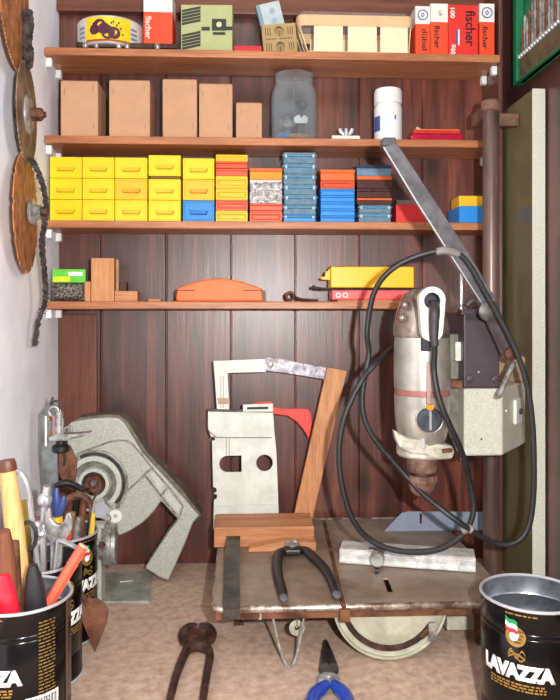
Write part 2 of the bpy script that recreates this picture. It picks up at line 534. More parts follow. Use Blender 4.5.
pr = [(0, 0.0), (R * 0.9, 0.0), (R, 0.004), (R, hj * 0.66), (R * 0.94, hj * 0.78), (R * 0.82, hj * 0.84), (R * 0.82, hj * 0.97), (R * 0.86, hj), (R * 0.8, hj), (R * 0.78, hj * 0.84), (R * 0.9, hj * 0.77), (R * 0.96, hj * 0.66), (R * 0.96, 0.006), (R * 0.88, 0.003), (0, 0.003)]
bm = B(); lathe(bm, pr, 40, Matrix.Translation((cj.x, Yj, SZ[2])), cap=False)
obj('jar_body', bm, m_glass, t, smooth=True)
def blob(c, r, M=None, sq=(1, 1, 1), sub=2):
    bm = B(); bmesh.ops.create_icosphere(bm, subdivisions=sub, radius=r)
    for v in bm.verts:
        v.co *= 1 + random.uniform(-0.12, 0.12)
        v.co = Vector((v.co.x * sq[0], v.co.y * sq[1], v.co.z * sq[2])) + Vector(c)
    return bm
z = SZ[2] + 0.004
for i, (dx, dy, dz, r, sq, mm, nm, lb) in enumerate([
    (-0.016, -0.006, 0.006, 0.013, (1.1, .8, .55), m_blue, 'rawlplug', 'blue plastic plugs lying at the bottom left of the glass jar'),
    (0.004, -0.012, 0.005, 0.011, (1.4, .7, .5), plain('cork tan', (176, 130, 78), .8), 'cork', 'tan cork piece lying at the bottom of the glass jar'),
    (0.018, -0.006, 0.006, 0.011, (.9, .9, .55), plain('olive plastic', (150, 138, 70), .6), 'bung', 'olive plastic bung lying at the bottom right of the glass jar')]):
    tag(obj(nm, blob((cj.x + dx, Yj + dy, z + dz), r, sq=sq), mm, smooth=True), lb, nm)
t2 = thing('plastic_plug', 'dark plug with white crown-shaped top inside the glass jar', 'plug')
bm = B(); box(bm, cj.x + 0.004, cj.x + 0.017, Yj - 0.008, Yj + 0.002, z + 0.009, z + 0.027); obj('plug_body', bm, m_dsteel, t2, bev=0.001)
bm = B(); bx0 = cj.x + 0.001
poly(bm, [(bx0, z + .027), (bx0 + .019, z + .027), (bx0 + .021, z + .035), (bx0 + .014, z + .041), (bx0 + .0105, z + .035), (bx0 + .006, z + .041), (bx0 - .002, z + .036)], Yj - 0.01, Yj + 0.002)
obj('crown', bm, m_white, t2, bev=0.0006)
tag(obj('foil_scrap', blob((cj.x - .012, Yj, z + .027), .014, sq=(1.1, .8, .9), sub=1), m_steel), 'crumpled grey metal scrap inside the glass jar above the blue plugs', 'scrap')
tag(obj('plastic_bag', blob((cj.x - .008, Yj + .004, z + .052), .019, sq=(1.05, .8, .8), sub=2), plain('crumpled clear film', (150, 150, 158), .1, var=.4, scale=90, alpha=.4, bmp=1.0)), 'crumpled clear plastic bag in the upper half of the glass jar', 'bag')
tag(obj('rubber_bung', blob((cj.x + .012, Yj + .002, z + .058), .010, sq=(1, .8, .9), sub=2), m_dsteel, smooth=True), 'dark round bung in the upper right of the glass jar', 'bung')

# wing nut plate
Y = 1.103
x0, x1, z1 = ext(332, 360, 133.5, Y)
t = thing('wing_nut_plate', 'small white metal plate with a wing nut, between glass jar and white bottle', 'plate')
bm = B(); box(bm, x0, x1, Y, Y + 0.03, SZ[2], SZ[2] + 0.0055); obj('plate', bm, m_ivory, t, bev=0.0008)
xc = (x0 + x1) / 2 + 0.002
bm = B(); lathe(bm, [(0.0045, 0), (0.0045, 0.006), (0.003, 0.01), (0.003, .014), (0, .014)], 14, Matrix.Translation((xc, Y + 0.012, SZ[2] + 0.0045))); obj('bolt', bm, m_tin, t, smooth=True)
bm = B()
for s in (-1, 1):
    tube(bm, [Vector((xc + s * 0.003, Y + 0.012, SZ[2] + .009)), Vector((xc + s * 0.008, Y + 0.012, SZ[2] + .014)), Vector((xc + s * 0.010, Y + .012, SZ[2] + .019))], [0.002, 0.0034, 0.0026], 8, flat=(1, 0.5))
obj('wing_nut', bm, m_tin, t, smooth=True)

# white bottle
Y = 1.135
c = P(388, 137, Y); s = Y / F
t = thing('pill_bottle', 'white plastic screw-cap bottle standing on the second shelf', 'bottle')
h = P(388, 90.5, Y).z - SZ[2]; r = 14 * s
bm = B(); lathe(bm, [(0, 0), (r * .94, 0), (r, .002), (r, h * .66), (r * .93, h * .70), (r * .8, h * .715), (r * .8, h * .74), (0, h * .74)], 36, Matrix.Translation((c.x, Y, SZ[2])))
obj('bottle_body', bm, m_white, t, smooth=True)
bm = B(); 
n = 36
lathe(bm, [(r * .97, h * .73), (r * 1.0, h * .735), (r * 1.0, h * .95), (r * .93, h), (0, h)], n, Matrix.Translation((c.x, Y, SZ[2]))); obj('cap', bm, m_white, t, smooth=True)
bm = B()
for i in range(9):
    a0 = PI + 0.12 + i * 0.075; a1 = a0 + 0.075; rr = r + .0003
    q = [(c.x + rr * math.cos(a), Y + rr * math.sin(a), SZ[2] + h * zz) for a, zz in ((a0, .2), (a1, .2), (a1, .48), (a0, .48))]
    bm.faces.new([bm.verts.new(v) for v in q])
obj('side_label', bm, m_bluep, t)
bm = B(); blobm = box(bm, c.x + .006, c.x + .0085, Y - r * .96, Y - r * .9, SZ[2] + h * .4, SZ[2] + h * .48); obj('print_mark', bm, m_bluep, t)

# red packs
Y = 1.114
x0, x1, z1 = ext(411, 464, 130, Y)
t = thing('blister_pack', 'lower dark red plastic pack lying at the right of the second shelf', 'pack', 'red packs')
bm = B(); box(bm, x0, x1, Y, Y + .045, SZ[2], SZ[2] + .0125); obj('pack', bm, plain('crimson plastic', (176, 26, 58), .2, var=.15), t, bev=.004)
x0, x1, z1 = ext(414, 461, 124, Y)
t = thing('blister_pack', 'upper flat pack with orange card top, lying on the dark red pack', 'pack', 'red packs')
bm = B(); box(bm, x0, x1, Y + .001, Y + .042, SZ[2] + .0127, SZ[2] + .018); obj('blister', bm, plain('red film', (204, 52, 50), .2, var=.2, scale=150), t, bev=.002)
bm = B(); box(bm, x0 + .001, x1 - .002, Y + .001, Y + .044, SZ[2] + .0181, SZ[2] + .0196); obj('backing_card', bm, plain('orange card', (232, 110, 44), .6), t)
bm = B(); box(bm, x0 - .006, x0 + .002, Y + .01, Y + .012, SZ[2] + .013, SZ[2] + .026, Matrix.Translation((x0, 0, SZ[2])) @ Matrix.Rotation(.5, 4, 'Y') @ Matrix.Translation((-x0, 0, -SZ[2]))); obj('hang_tab', bm, m_tin, t)

# ------------------------------------------------------------ third shelf: drawers and boxes
Z3 = SZ[3]
def front_recess(bm, x0, x1, y0, y1, z0, z1, r, dep, lowfrac=0.0):
    """box whose front has a rectangular recess"""
    o_ = [(x0, z0), (x1, z0), (x1, z1), (x0, z1)]
    i_ = [(x0 + r[0], z0 + r[1]), (x1 - r[0], z0 + r[1]), (x1 - r[0], z1 - r[2]), (x0 + r[0], z1 - r[2])]
    a = [bm.verts.new((p[0], y0, p[1])) for p in o_]
    b = [bm.verts.new((p[0], y0, p[1])) for p in i_]
    sh = min(r[0], r[1]) * 0.5
    i2 = [(i_[0][0] + sh, i_[0][1] + sh), (i_[1][0] - sh, i_[1][1] + sh), (i_[2][0] - sh, i_[2][1] - sh), (i_[3][0] + sh, i_[3][1] - sh)]
    c = [bm.verts.new((p[0], y0 + dep, p[1])) for p in i2]
    d = [bm.verts.new((p[0], y1, p[1])) for p in o_]
    for k in range(4):
        j = (k + 1) % 4
        bm.faces.new((a[k], a[j], b[j], b[k])); bm.faces.new((b[k], b[j], c[j], c[k])); bm.faces.new((a[j], a[k], d[k], d[j]))
    bm.faces.new(c); bm.faces.new(list(reversed(d)))

YD = 1.106
def drawer(a, b, z0, z1, mat, pull, txt, dep=0.07, tilt=0.0, group='small parts drawers'):
    x0, x1, _ = ext(a, b, 200, YD)
    x0 += .0005; x1 -= .0005
    T = Matrix.Translation(((x0 + x1) / 2, 0, z0)) @ Matrix.Rotation(tilt, 4, 'Y') @ Matrix.Translation((-(x0 + x1) / 2, 0, -z0))
    t = thing('parts_drawer', txt, 'drawer', group)
    bm = B(); front_recess(bm, x0, x1, YD, YD + dep, z0, z1, (.0022, .0022, .0022), .0006)
    bmesh.ops.transform(bm, matrix=T, verts=bm.verts); obj('drawer_body', bm, mat, t, bev=.0007)
    bm = B()
    zc = z0 + (z1 - z0) * .42; xa = x0 + (x1 - x0) * .2; xb = x1 - (x1 - x0) * .2
    for (w0, w1, q0, q1) in ((0, 0, -.0034, .0034),):
        vs = [bm.verts.new(v) for v in ((xa + .002, YD + .001, zc + q0), (xb - .002, YD + .001, zc + q0), (xb, YD + .001, zc + q1), (xa, YD + .001, zc + q1),
              (xa + .003, YD - .0045, zc + q0 + .001), (xb - .003, YD - .0045, zc + q0 + .001), (xb - .001, YD - .0045, zc + q1 - .0005), (xa + .001, YD - .0045, zc + q1 - .0005))]
        for f in ((0, 1, 2, 3), (4, 5, 6, 7), (0, 1, 5, 4), (2, 3, 7, 6), (0, 3, 7, 4), (1, 2, 6, 5)): bm.faces.new([vs[i] for i in f])
    bmesh.ops.transform(bm, matrix=T, verts=bm.verts); obj('pull', bm, pull, t, bev=.0006)

colx = [(49.5, 82), (82, 114.7), (114.7, 147.7), (148.2, 181), (182.5, 214.7)]
H = .0318
colt = ['leftmost', 'second', 'third', 'fourth', 'fifth']
for ci, (a, b) in enumerate(colx):
    for ri in range(3):
        z0 = Z3 + ri * (H + .0006)
        row = ['bottom', 'middle', 'top'][ri]
        if ci == 4 and ri == 0:
            drawer(a, b, z0, z0 + H, m_blue, plain('blue pull', (14, 104, 184), .45), 'only blue plastic drawer, at the bottom right of the yellow drawers')
            continue
        mat = m_yel2 if (ci, ri) in ((4, 1), (2, 1)) else m_yel
        tone = 'orange-yellow' if mat is m_yel2 else 'yellow'
        til = 0
        if ci == 3 and ri == 2: z0 += .0042; til = 0.0
        drawer(a, b, z0, z0 + H, mat, m_yelp if mat is m_yel else plain('amber pull', (216, 156, 14), .45),
               '%s plastic drawer in the %s row, %s column from the left%s' % (tone, row, colt[ci], ', riding high' if (ci, ri) == (3, 2) else ''))
a, b = colx[3]
x0, x1, _ = ext(a + 2, b - 1, 200, YD)
bm = B(); box(bm, x0, x1, YD + .002, YD + .06, Z3 + 2 * (H + .0006) + .0002, Z3 + 2 * (H + .0006) + .0038)
tag(obj('cardboard_strip', bm, plain('dull cardboard', (120, 92, 40), .8)), 'brown card strip wedged under the raised yellow drawer of the fourth column', 'card strip')

def zpx(y, px=300): return P(px, y, YD).z
def flatbox(a, b, ytop, ybot, mat, rim, txt, kind='recess', zb=[0], dep=.06, dy=0.0, group='flat plastic boxes on the third shelf'):
    x0, x1, _ = ext(a, b, 200, YD)
    x0 += .0004; x1 -= .0004
    z1 = zpx(ytop, (a + b) / 2); z0 = zb[0]
    z1 = max(z1, z0 + .006)
    t = thing('assortment_box', txt, 'box', group)
    y0 = YD + dy; y1 = y0 + dep
    h = z1 - z0
    if kind == 'recess':
        bm = B(); front_recess(bm, x0, x1, y0, y1, z0, z0 + h * .86, (.003, h * .2, h * .16), .0022); obj('box_body', bm, mat, t, bev=.0006)
        bm = B(); box(bm, x0 + .0003, x1 - .0003, y0 + .0005, y1, z0 + h * .86 + .0001, z1); obj('lid', bm, rim, t, bev=.0005)
    elif kind == 'plain':
        bm = B(); box(bm, x0, x1, y0, y1, z0, z0 + h * .7); obj('box_body', bm, mat, t, bev=.001)
        bm = B(); box(bm, x0 - .0005, x1 + .0005, y0 - .0008, y1, z0 + h * .7 + .0001, z1); obj('lid', bm, rim, t, bev=.001)
    else:
        bm = B(); box(bm, x0 + .002, x1 - .002, y0 + .001, y1 - .001, z0, z0 + h * .62); obj('box_body', bm, mat, t, bev=.0012)
        bm = B(); box(bm, x0, x1, y0, y1, z0 + h * .62 + .0001, z0 + h * .8); obj('lid_rim', bm, rim, t, bev=.0008)
        bm = B(); box(bm, x0 + .002, x1 - .002, y0 + .001, y1 - .001, z0 + h * .8 + .0001, z1); obj('lid', bm, mat, t, bev=.001)
        for s in (x0 + .004, x1 - .007):
            bm = B(); box(bm, s, s + .003, y0 - .0014, y0 + .0012, z0 + h * .5, z0 + h * .82); obj('latch', bm, plain('pale catch', (190, 205, 216), .15), t, bev=.0004)
    zb[0] = z1 + .0003
def stack(a, b, items, group, dys=None, jit=0):
    zb = [Z3]
    for i, (yt, mat, rim, kind, txt) in enumerate(items):
        j = random.uniform(-jit, jit)
        flatbox(a + j, b + j, yt, 0, mat, rim, txt, kind, zb, group=group, dy=random.uniform(0, .002))
g = 'narrow boxes in the stack right of the yellow drawers'
stack(215.5, 248, [
    (210.5, m_yel2, m_yel2, 'recess', 'yellow flat box at the very bottom of the stack beside the blue drawer'),
    (200, m_coral, m_dorg, 'recess', 'orange-red flat box second from the bottom, beside the blue drawer'),
    (188, m_yel2, m_yel2, 'recess', 'amber-yellow flat box third from the bottom in the stack right of the yellow drawers'),
    (176, m_yel2, m_yel, 'recess', 'yellow flat box in the middle of the stack right of the yellow drawers'),
    (168.5, m_coral, m_coral, 'plain', 'orange-red flat box, lower of the red pair beside the topmost yellow drawer'),
    (161.5, m_dorg, m_dorg, 'plain', 'dark orange flat box, upper of the red pair beside the topmost yellow drawer'),
    (154.5, m_yel2, m_yel, 'recess', 'yellow flat box topmost in the stack right of the yellow drawers')], g)
stack(249.5, 282.5, [
    (210.8, m_coral, m_coral, 'recess', 'coral red flat box at the bottom, under the clear boxes'),
    (203.5, m_coral, m_dorg, 'plain', 'thin coral red box directly under the clear boxes'),
    (190.5, m_clearw, m_clearw, 'recess', 'clear box full of small screws, above the coral red boxes'),
    (180, m_clearw, m_paper, 'recess', 'whitish clear box directly under the single amber box'),
    (168, m_amber, m_org, 'plain', 'amber orange box topmost over the whitish clear boxes')], 'boxes in the stack with the clear ones')
bl = [(214.5, 'lowest'), (204.5, 'second lowest'), (194.5, 'third from the bottom'), (184, 'middle'), (173.5, 'third from the top'), (163, 'second from the top'), (152, 'topmost')]
stack(282.5, 317.5, [(y, m_blue if i == 0 else m_clearb, m_clearr, 'clear', '%s %s in the tall smoky-blue stack' % (w, 'blue box' if i == 0 else 'smoky-blue clear box')) for i, (y, w) in enumerate(bl)], 'smoky-blue clear boxes in the tallest stack', jit=.7)
stack(320.5, 355, [
    (216, m_blue, m_blue, 'plain', 'lowest bright blue flat box under the orange ones'),
    (209, m_blue, m_blue, 'plain', 'second lowest bright blue flat box under the orange ones'),
    (202, m_blue, m_blue, 'plain', 'middle one of the five bright blue flat boxes'),
    (195.5, m_blue, m_blue, 'plain', 'second highest bright blue flat box'),
    (189, m_blue, m_blue, 'plain', 'highest bright blue flat box, directly under the dark orange box'),
    (180.5, m_dorg, m_dorg, 'recess', 'dark orange box lying on the bright blue boxes'),
    (169.5, m_org, m_org, 'plain', 'bright orange box topmost over the bright blue boxes')], 'orange over blue boxes')
stack(357.5, 392.5, [
    (213, m_clearb, m_clearr, 'clear', 'lowest smoky blue clear box of the stack behind the lever'),
    (205, m_clearb, m_clearr, 'clear', 'second lowest smoky blue clear box of the stack behind the lever'),
    (198, m_brown, m_org, 'plain', 'box with a lower orange lid rim, between smoky blue and brown boxes'),
    (188.5, m_brown, m_brown, 'plain', 'dark brown smoky box between the two orange-rimmed boxes'),
    (176, m_brown, m_org, 'plain', 'box with an orange lid rim directly under the dark blue box'),
    (165, m_clearb, m_navy, 'plain', 'dark blue lidded box topmost in the stack behind the lever')], 'mixed boxes behind the drill stand lever', jit=.8)

# red box with grey contents
x0, x1, _ = ext(397, 427, 200, YD)
t = thing('open_bin', 'red plastic bin with greyish lid, behind the drill stand lever on the third shelf', 'bin')
bm = B(); box(bm, x0, x1, YD + .006, YD + .07, Z3, zpx(203)); obj('bin_body', bm, m_redp, t, bev=.0015)
bm = B(); box(bm, x0 + .002, x1 - .002, YD + .012, YD + .066, zpx(203) + .0001, zpx(198)); obj('lid', bm, plain('grey smoky lid', (120, 108, 104), .25), t, bev=.001)
# blue tray & yellow box at right
x0, x1, _ = ext(459, 483, 200, YD)
t = thing('plastic_tray', 'blue plastic tray at the right end of the third shelf', 'tray')
bm = B(); box(bm, x0, XB - .002, YD - .002, YD + .06, Z3, zpx(206, 460)); obj('tray_body', bm, m_blue, t, bev=.0012)
bm = B(); box(bm, x0 + .001, XB - .003, YD - .0028, YD - .0018, zpx(209, 460), zpx(206.6, 460)); obj('rim', bm, m_blue, t)
xs0, _, _ = ext(459, 470, 200, YD + .01)
bm = B(); box(bm, x0 + .002, XB - .003, YD + .006, YD + .05, zpx(206, 460) + .0001, zpx(195, 460))
tag(obj('plastic_box', bm, m_yel2, bev=.001), 'small yellow box standing in the blue tray at the right end of the third shelf', 'box')
# ------------------------------------------------------------ top shelf
Z1 = SZ[1]
# tray under tin
Y = 1.108
x0, x1, _ = ext(77, 178, 40, Y)
t = thing('metal_tray', 'flat dark metal tray under the cherry tin on the top shelf', 'tray')
bm = B(); box(bm, x0, x1, Y, Y + .07, Z1 + .002, Z1 + .0045)
box(bm, x0, x1, Y, Y + .002, Z1 + .002, Z1 + .011); box(bm, x0, x0 + .002, Y, Y + .07, Z1 + .002, Z1 + .011)
obj('tray_pan', bm, m_drust, t, bev=.0006)
for fx in (.09, .2, .42, .5, .8):
    bm = B(); lathe(bm, [(.0035, 0), (.005, .004), (.003, .008)], 12, Matrix.Translation((x0 + (x1 - x0) * fx, Y - .0055, Z1))); obj('tray_foot', bm, m_steel, t, smooth=True)
# tin
Y = 1.145
c = P(111, 40, Y); r = 32 * Y / F; z0 = Z1 + .0048; h = .043
t = thing('food_tin', 'flat round yellow tin with purple cherries printed on it, on the top shelf', 'tin')
bm = B(); lathe(bm, [(0, 0), (r * .97, 0), (r, .0015), (r, h - .0015), (r * .97, h), (0, h)], 48, Matrix.Translation((c.x, Y, z0))); obj('tin_body', bm, m_tin, t, smooth=True)
def wrap(bm, C, rr, a0, a1, z0_, z1_, n=16):
    """curved label patch; angle 0 faces -Y"""
    for i in range(n):
        u0 = a0 + (a1 - a0) * i / n; u1 = a0 + (a1 - a0) * (i + 1) / n
        q = [(C[0] + rr * math.sin(u), C[1] - rr * math.cos(u), z) for u, z in ((u0, z0_), (u1, z0_), (u1, z1_), (u0, z1_))]
        bm.faces.new([bm.verts.new(v) for v in q])
bm = B(); wrap(bm, (c.x, Y), r + .0003, -1.55, 1.55, z0 + .003, z0 + h - .003, 40); obj('paper_label', bm, plain('white label paper', (206, 204, 198), .5), t)
bm = B(); wrap(bm, (c.x, Y), r + .0006, -.62, .78, z0 + .003, z0 + h - .003, 24); obj('yellow_panel', bm, plain('yellow label paper', (238, 200, 20), .5), t)
bm = B(); wrap(bm, (c.x, Y), r + .0008, -.6, .76, z0 + .0032, z0 + .0062, 24); obj('red_line', bm, plain('rust red print', (160, 70, 20), .5), t)
m_cherry = plain('purple fruit print', (78, 22, 48), .5, var=.3)
def onlabel(bm, C, rr):
    for v in bm.verts:
        a = v.co.x / rr; d = rr + v.co.z
        v.co = Vector((C[0] + d * math.sin(a), C[1] - d * math.cos(a), v.co.y + C[2]))
def disc(cx, cy, r_, n=16, d=.0002):
    bm = B(); vs = [bm.verts.new((cx + r_ * math.cos(2 * PI * i / n), cy + r_ * math.sin(2 * PI * i / n), d)) for i in range(n)]; bm.faces.new(vs); return bm
for (dx, dz, rr) in ((-.008, .026, .0105), (-.016, .021, .008), (.005, .0165, .0105), (.014, .016, .0095), (-.001, .022, .009)):
    bm = disc(dx, dz, rr); onlabel(bm, (c.x, Y, z0), r + .0009); obj('cherry_print', bm, m_cherry, t)
for k, (dx, dz) in enumerate(((.009, .029), (.017, .026), (.023, .022), (.026, .013), (.012, .031), (-.019, .028), (.02, .03))):
    bm = B(); vs = [bm.verts.new((dx + a, dz + b_, .0001)) for a, b_ in ((0, 0), (.0024, .0006), (.002, .0034), (-.0004, .003))]; bm.faces.new(vs); onlabel(bm, (c.x, Y, z0), r + .0009); obj('print_mark', bm, m_ink, t)
for dx in (-.041, .047):
    for q in range(3):
        bm = B(); vs = [bm.verts.new((dx - .006 + a, .011 + q * .007 + b_, .0001)) for a, b_ in ((0, 0), (.012, .0), (.012, .0036), (0, .0036))]; bm.faces.new(vs); onlabel(bm, (c.x, Y, z0), r + .0007); obj('blue_print', bm, plain('grey blue print', (110, 130, 160), .5), t)

# plug boxes
def plugbox(a, b, top, Y, dep, body, split, txt, words, rot=0, ztop=None, logo=True, z0=None):
    x0, x1, z1 = ext(a, b, top, Y)
    z0 = Z1 if z0 is None else z0
    zs = P((a + b) / 2, split, Y).z if split is not None else z1
    t = thing('plug_box', txt, 'box', 'orange plug cartons on the top shelf')
    bm = B(); box(bm, x0, x1, Y, Y + dep, z0, zs); obj('carton_body', bm, body, t, bev=.0005)
    if split is not None:
        bm = B(); box(bm, x0, x1, Y, Y + dep, zs + .0001, z1); obj('white_top', bm, m_paper, t, bev=.0005)
        if logo:
            cc = Vector(((x0 + x1) / 2, Y - .0002, (zs + z1) / 2)); rl = min((x1 - x0) * .33, (z1 - zs) * .36)
            bm = B(); tube(bm, [cc + Vector((rl * math.cos(q * PI / 12), 0, rl * math.sin(q * PI / 12))) for q in range(24)], rl * .13, 4, closed=True); obj('ring_logo', bm, m_bluep, t)
            bm = B(); poly(bm, [(cc.x - rl * .4, cc.z), (cc.x, cc.z - rl * .55), (cc.x + rl * .4, cc.z), (cc.x, cc.z + rl * .55)], Y - .0004, Y - .0001, holes=[[(cc.x - rl * .2, cc.z), (cc.x, cc.z - rl * .3), (cc.x + rl * .2, cc.z), (cc.x, cc.z + rl * .3)]]); obj('ring_logo', bm, m_bluep, t)
    for (w, size, fx, fz, width, mat, ro, bold) in words:
        place_text(w, size, Vector((x0 + (x1 - x0) * fx, Y - .0001, z0 + (z1 - z0) * fz)), t, mat, ro, width=width, bold=bold)
    return t, x0, x1, z0, z1
Y = 1.112
# fischer box beside tin stands behind tray front
plugbox(143.5, 172.5, -9, Y + .004, .05, m_fred, 12, 'tall orange-red plug box with white top, right of the cherry tin', [('fischer', .013, .17, .37, .036, m_paper, -PI / 2, .0003)], logo=False, z0=Z1 + .0048)
tl = plugbox(415.5, 430, 6, Y, .06, m_fred, 24, 'leftmost of the four orange plug boxes, lowest white top with ring logo, touching the punnet', [('dübel', .012, .62, .33, .034, m_ink, -PI / 2, .0001)])
plugbox(430.5, 448, 3.5, Y, .06, m_fred, 22, 'second of the four orange plug boxes, with a plain white top', [('fischer', .012, .38, .36, .036, m_ink, -PI / 2, .0002), ('S8', .008, .55, .82, .009, plain('grey print', (130, 130, 140), .6), -PI / 2 + .3, 0)], logo=False)
t, x0, x1, z0, z1 = plugbox(448.5, 478, 5, Y, .06, m_fred2, None, 'wide all-red plug box with large writing and 100 on it', [('fischer', .021, .74, .55, .056, m_ink, -PI / 2, .0004), ('100', .010, .14, .84, .016, m_paper, -PI / 2, .0004), ('S', .012, .16, .1, .008, m_paper, 0, .0006), ('5', .008, .18, .2, .006, m_paper, -PI / 2, .0003)])
for dx, mm in ((0, m_bluep), (.003, m_paper)):
    bm = B(); box(bm, x0 + .012 + dx, x0 + .0145 + dx, Y - .0008, Y, z0 + .018, z0 + .042); obj('plug_picture', bm, mm, t)
plugbox(479.5, 494.5, 3.5, Y, .06, m_fred, 22, 'rightmost orange plug box with ring logo on its white top', [('fischer', .012, .38, .36, .036, m_ink, -PI / 2, .0002)])

# pale green box
Yg = 1.112
x0, x1, z1 = ext(181, 232.5, 5, Yg)
t = thing('printed_box', 'pale green box with black striped panel and emblem on the top shelf', 'box')
R = Matrix.Translation((x0, Yg, 0)) @ Matrix.Rotation(math.radians(-2), 4, 'Z') @ Matrix.Translation((-x0, -Yg, 0))
bm = B(); box(bm, x0, x1, Yg, Yg + .045, Z1, z1, R); obj('carton_body', bm, plain('pale green card', (176, 182, 128), .6, var=.05), t, bev=.001)
w = x1 - x0; h = z1 - Z1
m_dk = plain('dark green print', (52, 54, 46), .6)
for (za, zb_) in ((.04, .46), (.56, .98)):
    hole = []
    bm = B()
    A = (x0 + w * .02, Z1 + h * za); C_ = (x0 + w * .38, Z1 + h * zb_)
    n = 5
    for i in range(n):     # slanted stripes
        f0 = i / n; f1 = f0 + .8 / n
        q = [(A[0], A[1] + (C_[1] - A[1]) * f0 * .8), (C_[0], A[1] + (C_[1] - A[1]) * (f0 * .8 + .2)), (C_[0], A[1] + (C_[1] - A[1]) * (f1 * .8 + .2)), (A[0], A[1] + (C_[1] - A[1]) * f1 * .8)]
        poly(bm, q, Yg - .0004, Yg + .0001)
    bmesh.ops.transform(bm, matrix=R, verts=bm.verts); obj('striped_print', bm, m_dk, t)
bm = B()
for (fa, fb, ga, gb) in ((.4, .56, .45, .53), (.6, .88, .45, .70), (.88, 1.0, .46, .54), (.62, .86, .36, .42)):
    box(bm, x0 + w * fa, x0 + w * fb, Yg - .0004, Yg, Z1 + h * ga, Z1 + h * gb)
bmesh.ops.transform(bm, matrix=R, verts=bm.verts); obj('black_band', bm, m_dk, t)
bm = B(); 
poly(bm, circ(x0 + w * .74, Z1 + h * .58, .0042, 14), Yg - .0008, Yg - .0003)
bmesh.ops.transform(bm, matrix=R, verts=bm.verts); obj('emblem', bm, plain('cream print', (214, 212, 170), .6), t)
# red flat box
x0, x1, z1 = ext(233.5, 262, 41, 1.12)
bm = B(); box(bm, x0, x1, 1.12, 1.165, Z1, Z1 + .0145)
tag(obj('flat_box', bm, m_redp, bev=.001), 'low flat red box between the pale green box and the tan printed box', 'box')
# pale blue tall box leaning
bm = B()
c = P(266, 30, 1.142)
M = Matrix.Translation((c.x + .004, 1.148, Z1 + .0165)) @ Matrix.Rotation(math.radians(-14), 4, 'Y')
t = thing('striped_box', 'tilted pale blue and white box leaning behind the tan printed box', 'box')
box(bm, -.002, .036, 0, .02, 0, .075, M); obj('carton_body', bm, plain('pale blue white card', (188, 200, 204), .6, var=.08, scale=60), t, bev=.0008)
bm = B(); box(bm, -.0023, .004, -.0003, .0202, .0005, .0745, M); obj('side_band', bm, plain('blue grey card', (128, 156, 168), .6, var=.08), t)
for dz in (.03, .045, .06):
    bm = B(); poly(bm, circ(.021, dz, .005, 14), -.0004, 0, M=M); obj('print_mark', bm, plain('faint blue print', (150, 180, 200), .6), t)
# tan box leaning
Yt = 1.118
c = P(281, 35, Yt)
M = Matrix.Translation((c.x, Yt, Z1 + .0012)) @ Matrix.Rotation(math.radians(-5), 4, 'Y')
t = thing('printed_box', 'small tan box with dark tree-like prints, tilted beside the wooden punnet', 'box')
bm = B(); box(bm, -.0265, .0265, 0, .026, .0, .0475, M); obj('carton_body', bm, plain('tan printed card', (176, 148, 100), .7, var=.06), t, bev=.0008)
m_bp = plain('brown print', (92, 68, 44), .7)
bm = B()
for cz_ in (.012, .036):
    for k in range(4):
        rr = .0075 - k * .0018
        poly(bm, circ(0, cz_ + k * .001, rr, 14), -.0003, -.0001, holes=[circ(0, cz_ + k * .001, rr - .0007, 14)], M=M)
    box(bm, -.0006, .0006, -.0003, 0, cz_ - .008, cz_, M)
    for s in (-1, 1):
        for q in range(3):
            box(bm, s * (.014 + q * .0035) - .0006, s * (.014 + q * .0035) + .0006, -.0003, 0, cz_ - .006, cz_ + .006, M)
obj('tree_print', bm, m_bp, t)
bm = B()
for q in range(10):
    if q != 4: box(bm, -.021 + q * .0042, -.0185 + q * .0042, -.0003, 0, .0232, .0252, M)
obj('print_band', bm, m_bp, t)

# wooden punnet
Yp = 1.104; dp = .08
t = thing('wooden_punnet', 'pale chip-wood fruit punnet wrapped in film on the top shelf', 'punnet')
m_chip = plain('chip wood', (222, 184, 138), .6, var=.08, scale=40)
m_chipv = plain('pale chip wood', (240, 222, 186), .6, var=.05, scale=60)
xa, xb, zt = ext(297, 414, 16, Yp)
xc, xd, _ = ext(308, 410, 50, Yp)
zt = P(355, 15.5, Yp).z; zb_ = P(355, 26, Yp).z
def rrect(x0, x1, y0, y1, r, z, n=6):
    out = []
    for cx, cy, a in ((x1 - r, y1 - r, 0), (x0 + r, y1 - r, PI / 2), (x0 + r, y0 + r, PI), (x1 - r, y0 + r, 1.5 * PI)):
        for i in range(n + 1):
            q = a + PI / 2 * i / n; out.append((cx + r * math.cos(q), cy + r * math.sin(q), z))
    return out
def band(bm, lo, hi, th=.0012):
    n = len(lo)
    cx = sum(p[0] for p in lo) / n; cy = sum(p[1] for p in lo) / n
    ins = lambda p: (p[0] + (cx - p[0]) * .03, p[1] + (cy - p[1]) * .05, p[2])
    L = [bm.verts.new(p) for p in lo]; Hh = [bm.verts.new(p) for p in hi]
    L2 = [bm.verts.new(ins(p)) for p in lo]; H2 = [bm.verts.new(ins(p)) for p in hi]
    for i in range(n):
        j = (i + 1) % n
        bm.faces.new((L[i], L[j], Hh[j], Hh[i])); bm.faces.new((L2[j], L2[i], H2[i], H2[j]))
        bm.faces.new((Hh[i], Hh[j], H2[j], H2[i])); bm.faces.new((L[j], L[i], L2[i], L2[j]))
bm = B(); band(bm, rrect(xa + .002, xb - .001, Yp, Yp + dp, .012, zb_), rrect(xa, xb, Yp - .001, Yp + dp, .012, zt)); obj('rim_band', bm, m_chip, t, smooth=True)
bm = B(); band(bm, rrect(xc, xd, Yp + .004, Yp + dp - .004, .005, Z1 + .0005), rrect(xc, xd, Yp + .004, Yp + dp - .004, .005, Z1 + .004)); obj('foot_band', bm, m_chip, t, smooth=True)
bm = B(); box(bm, xc + .002, xd - .002, Yp + .006, Yp + dp - .006, Z1 + .003, Z1 + .0045); obj('base', bm, m_chip, t)
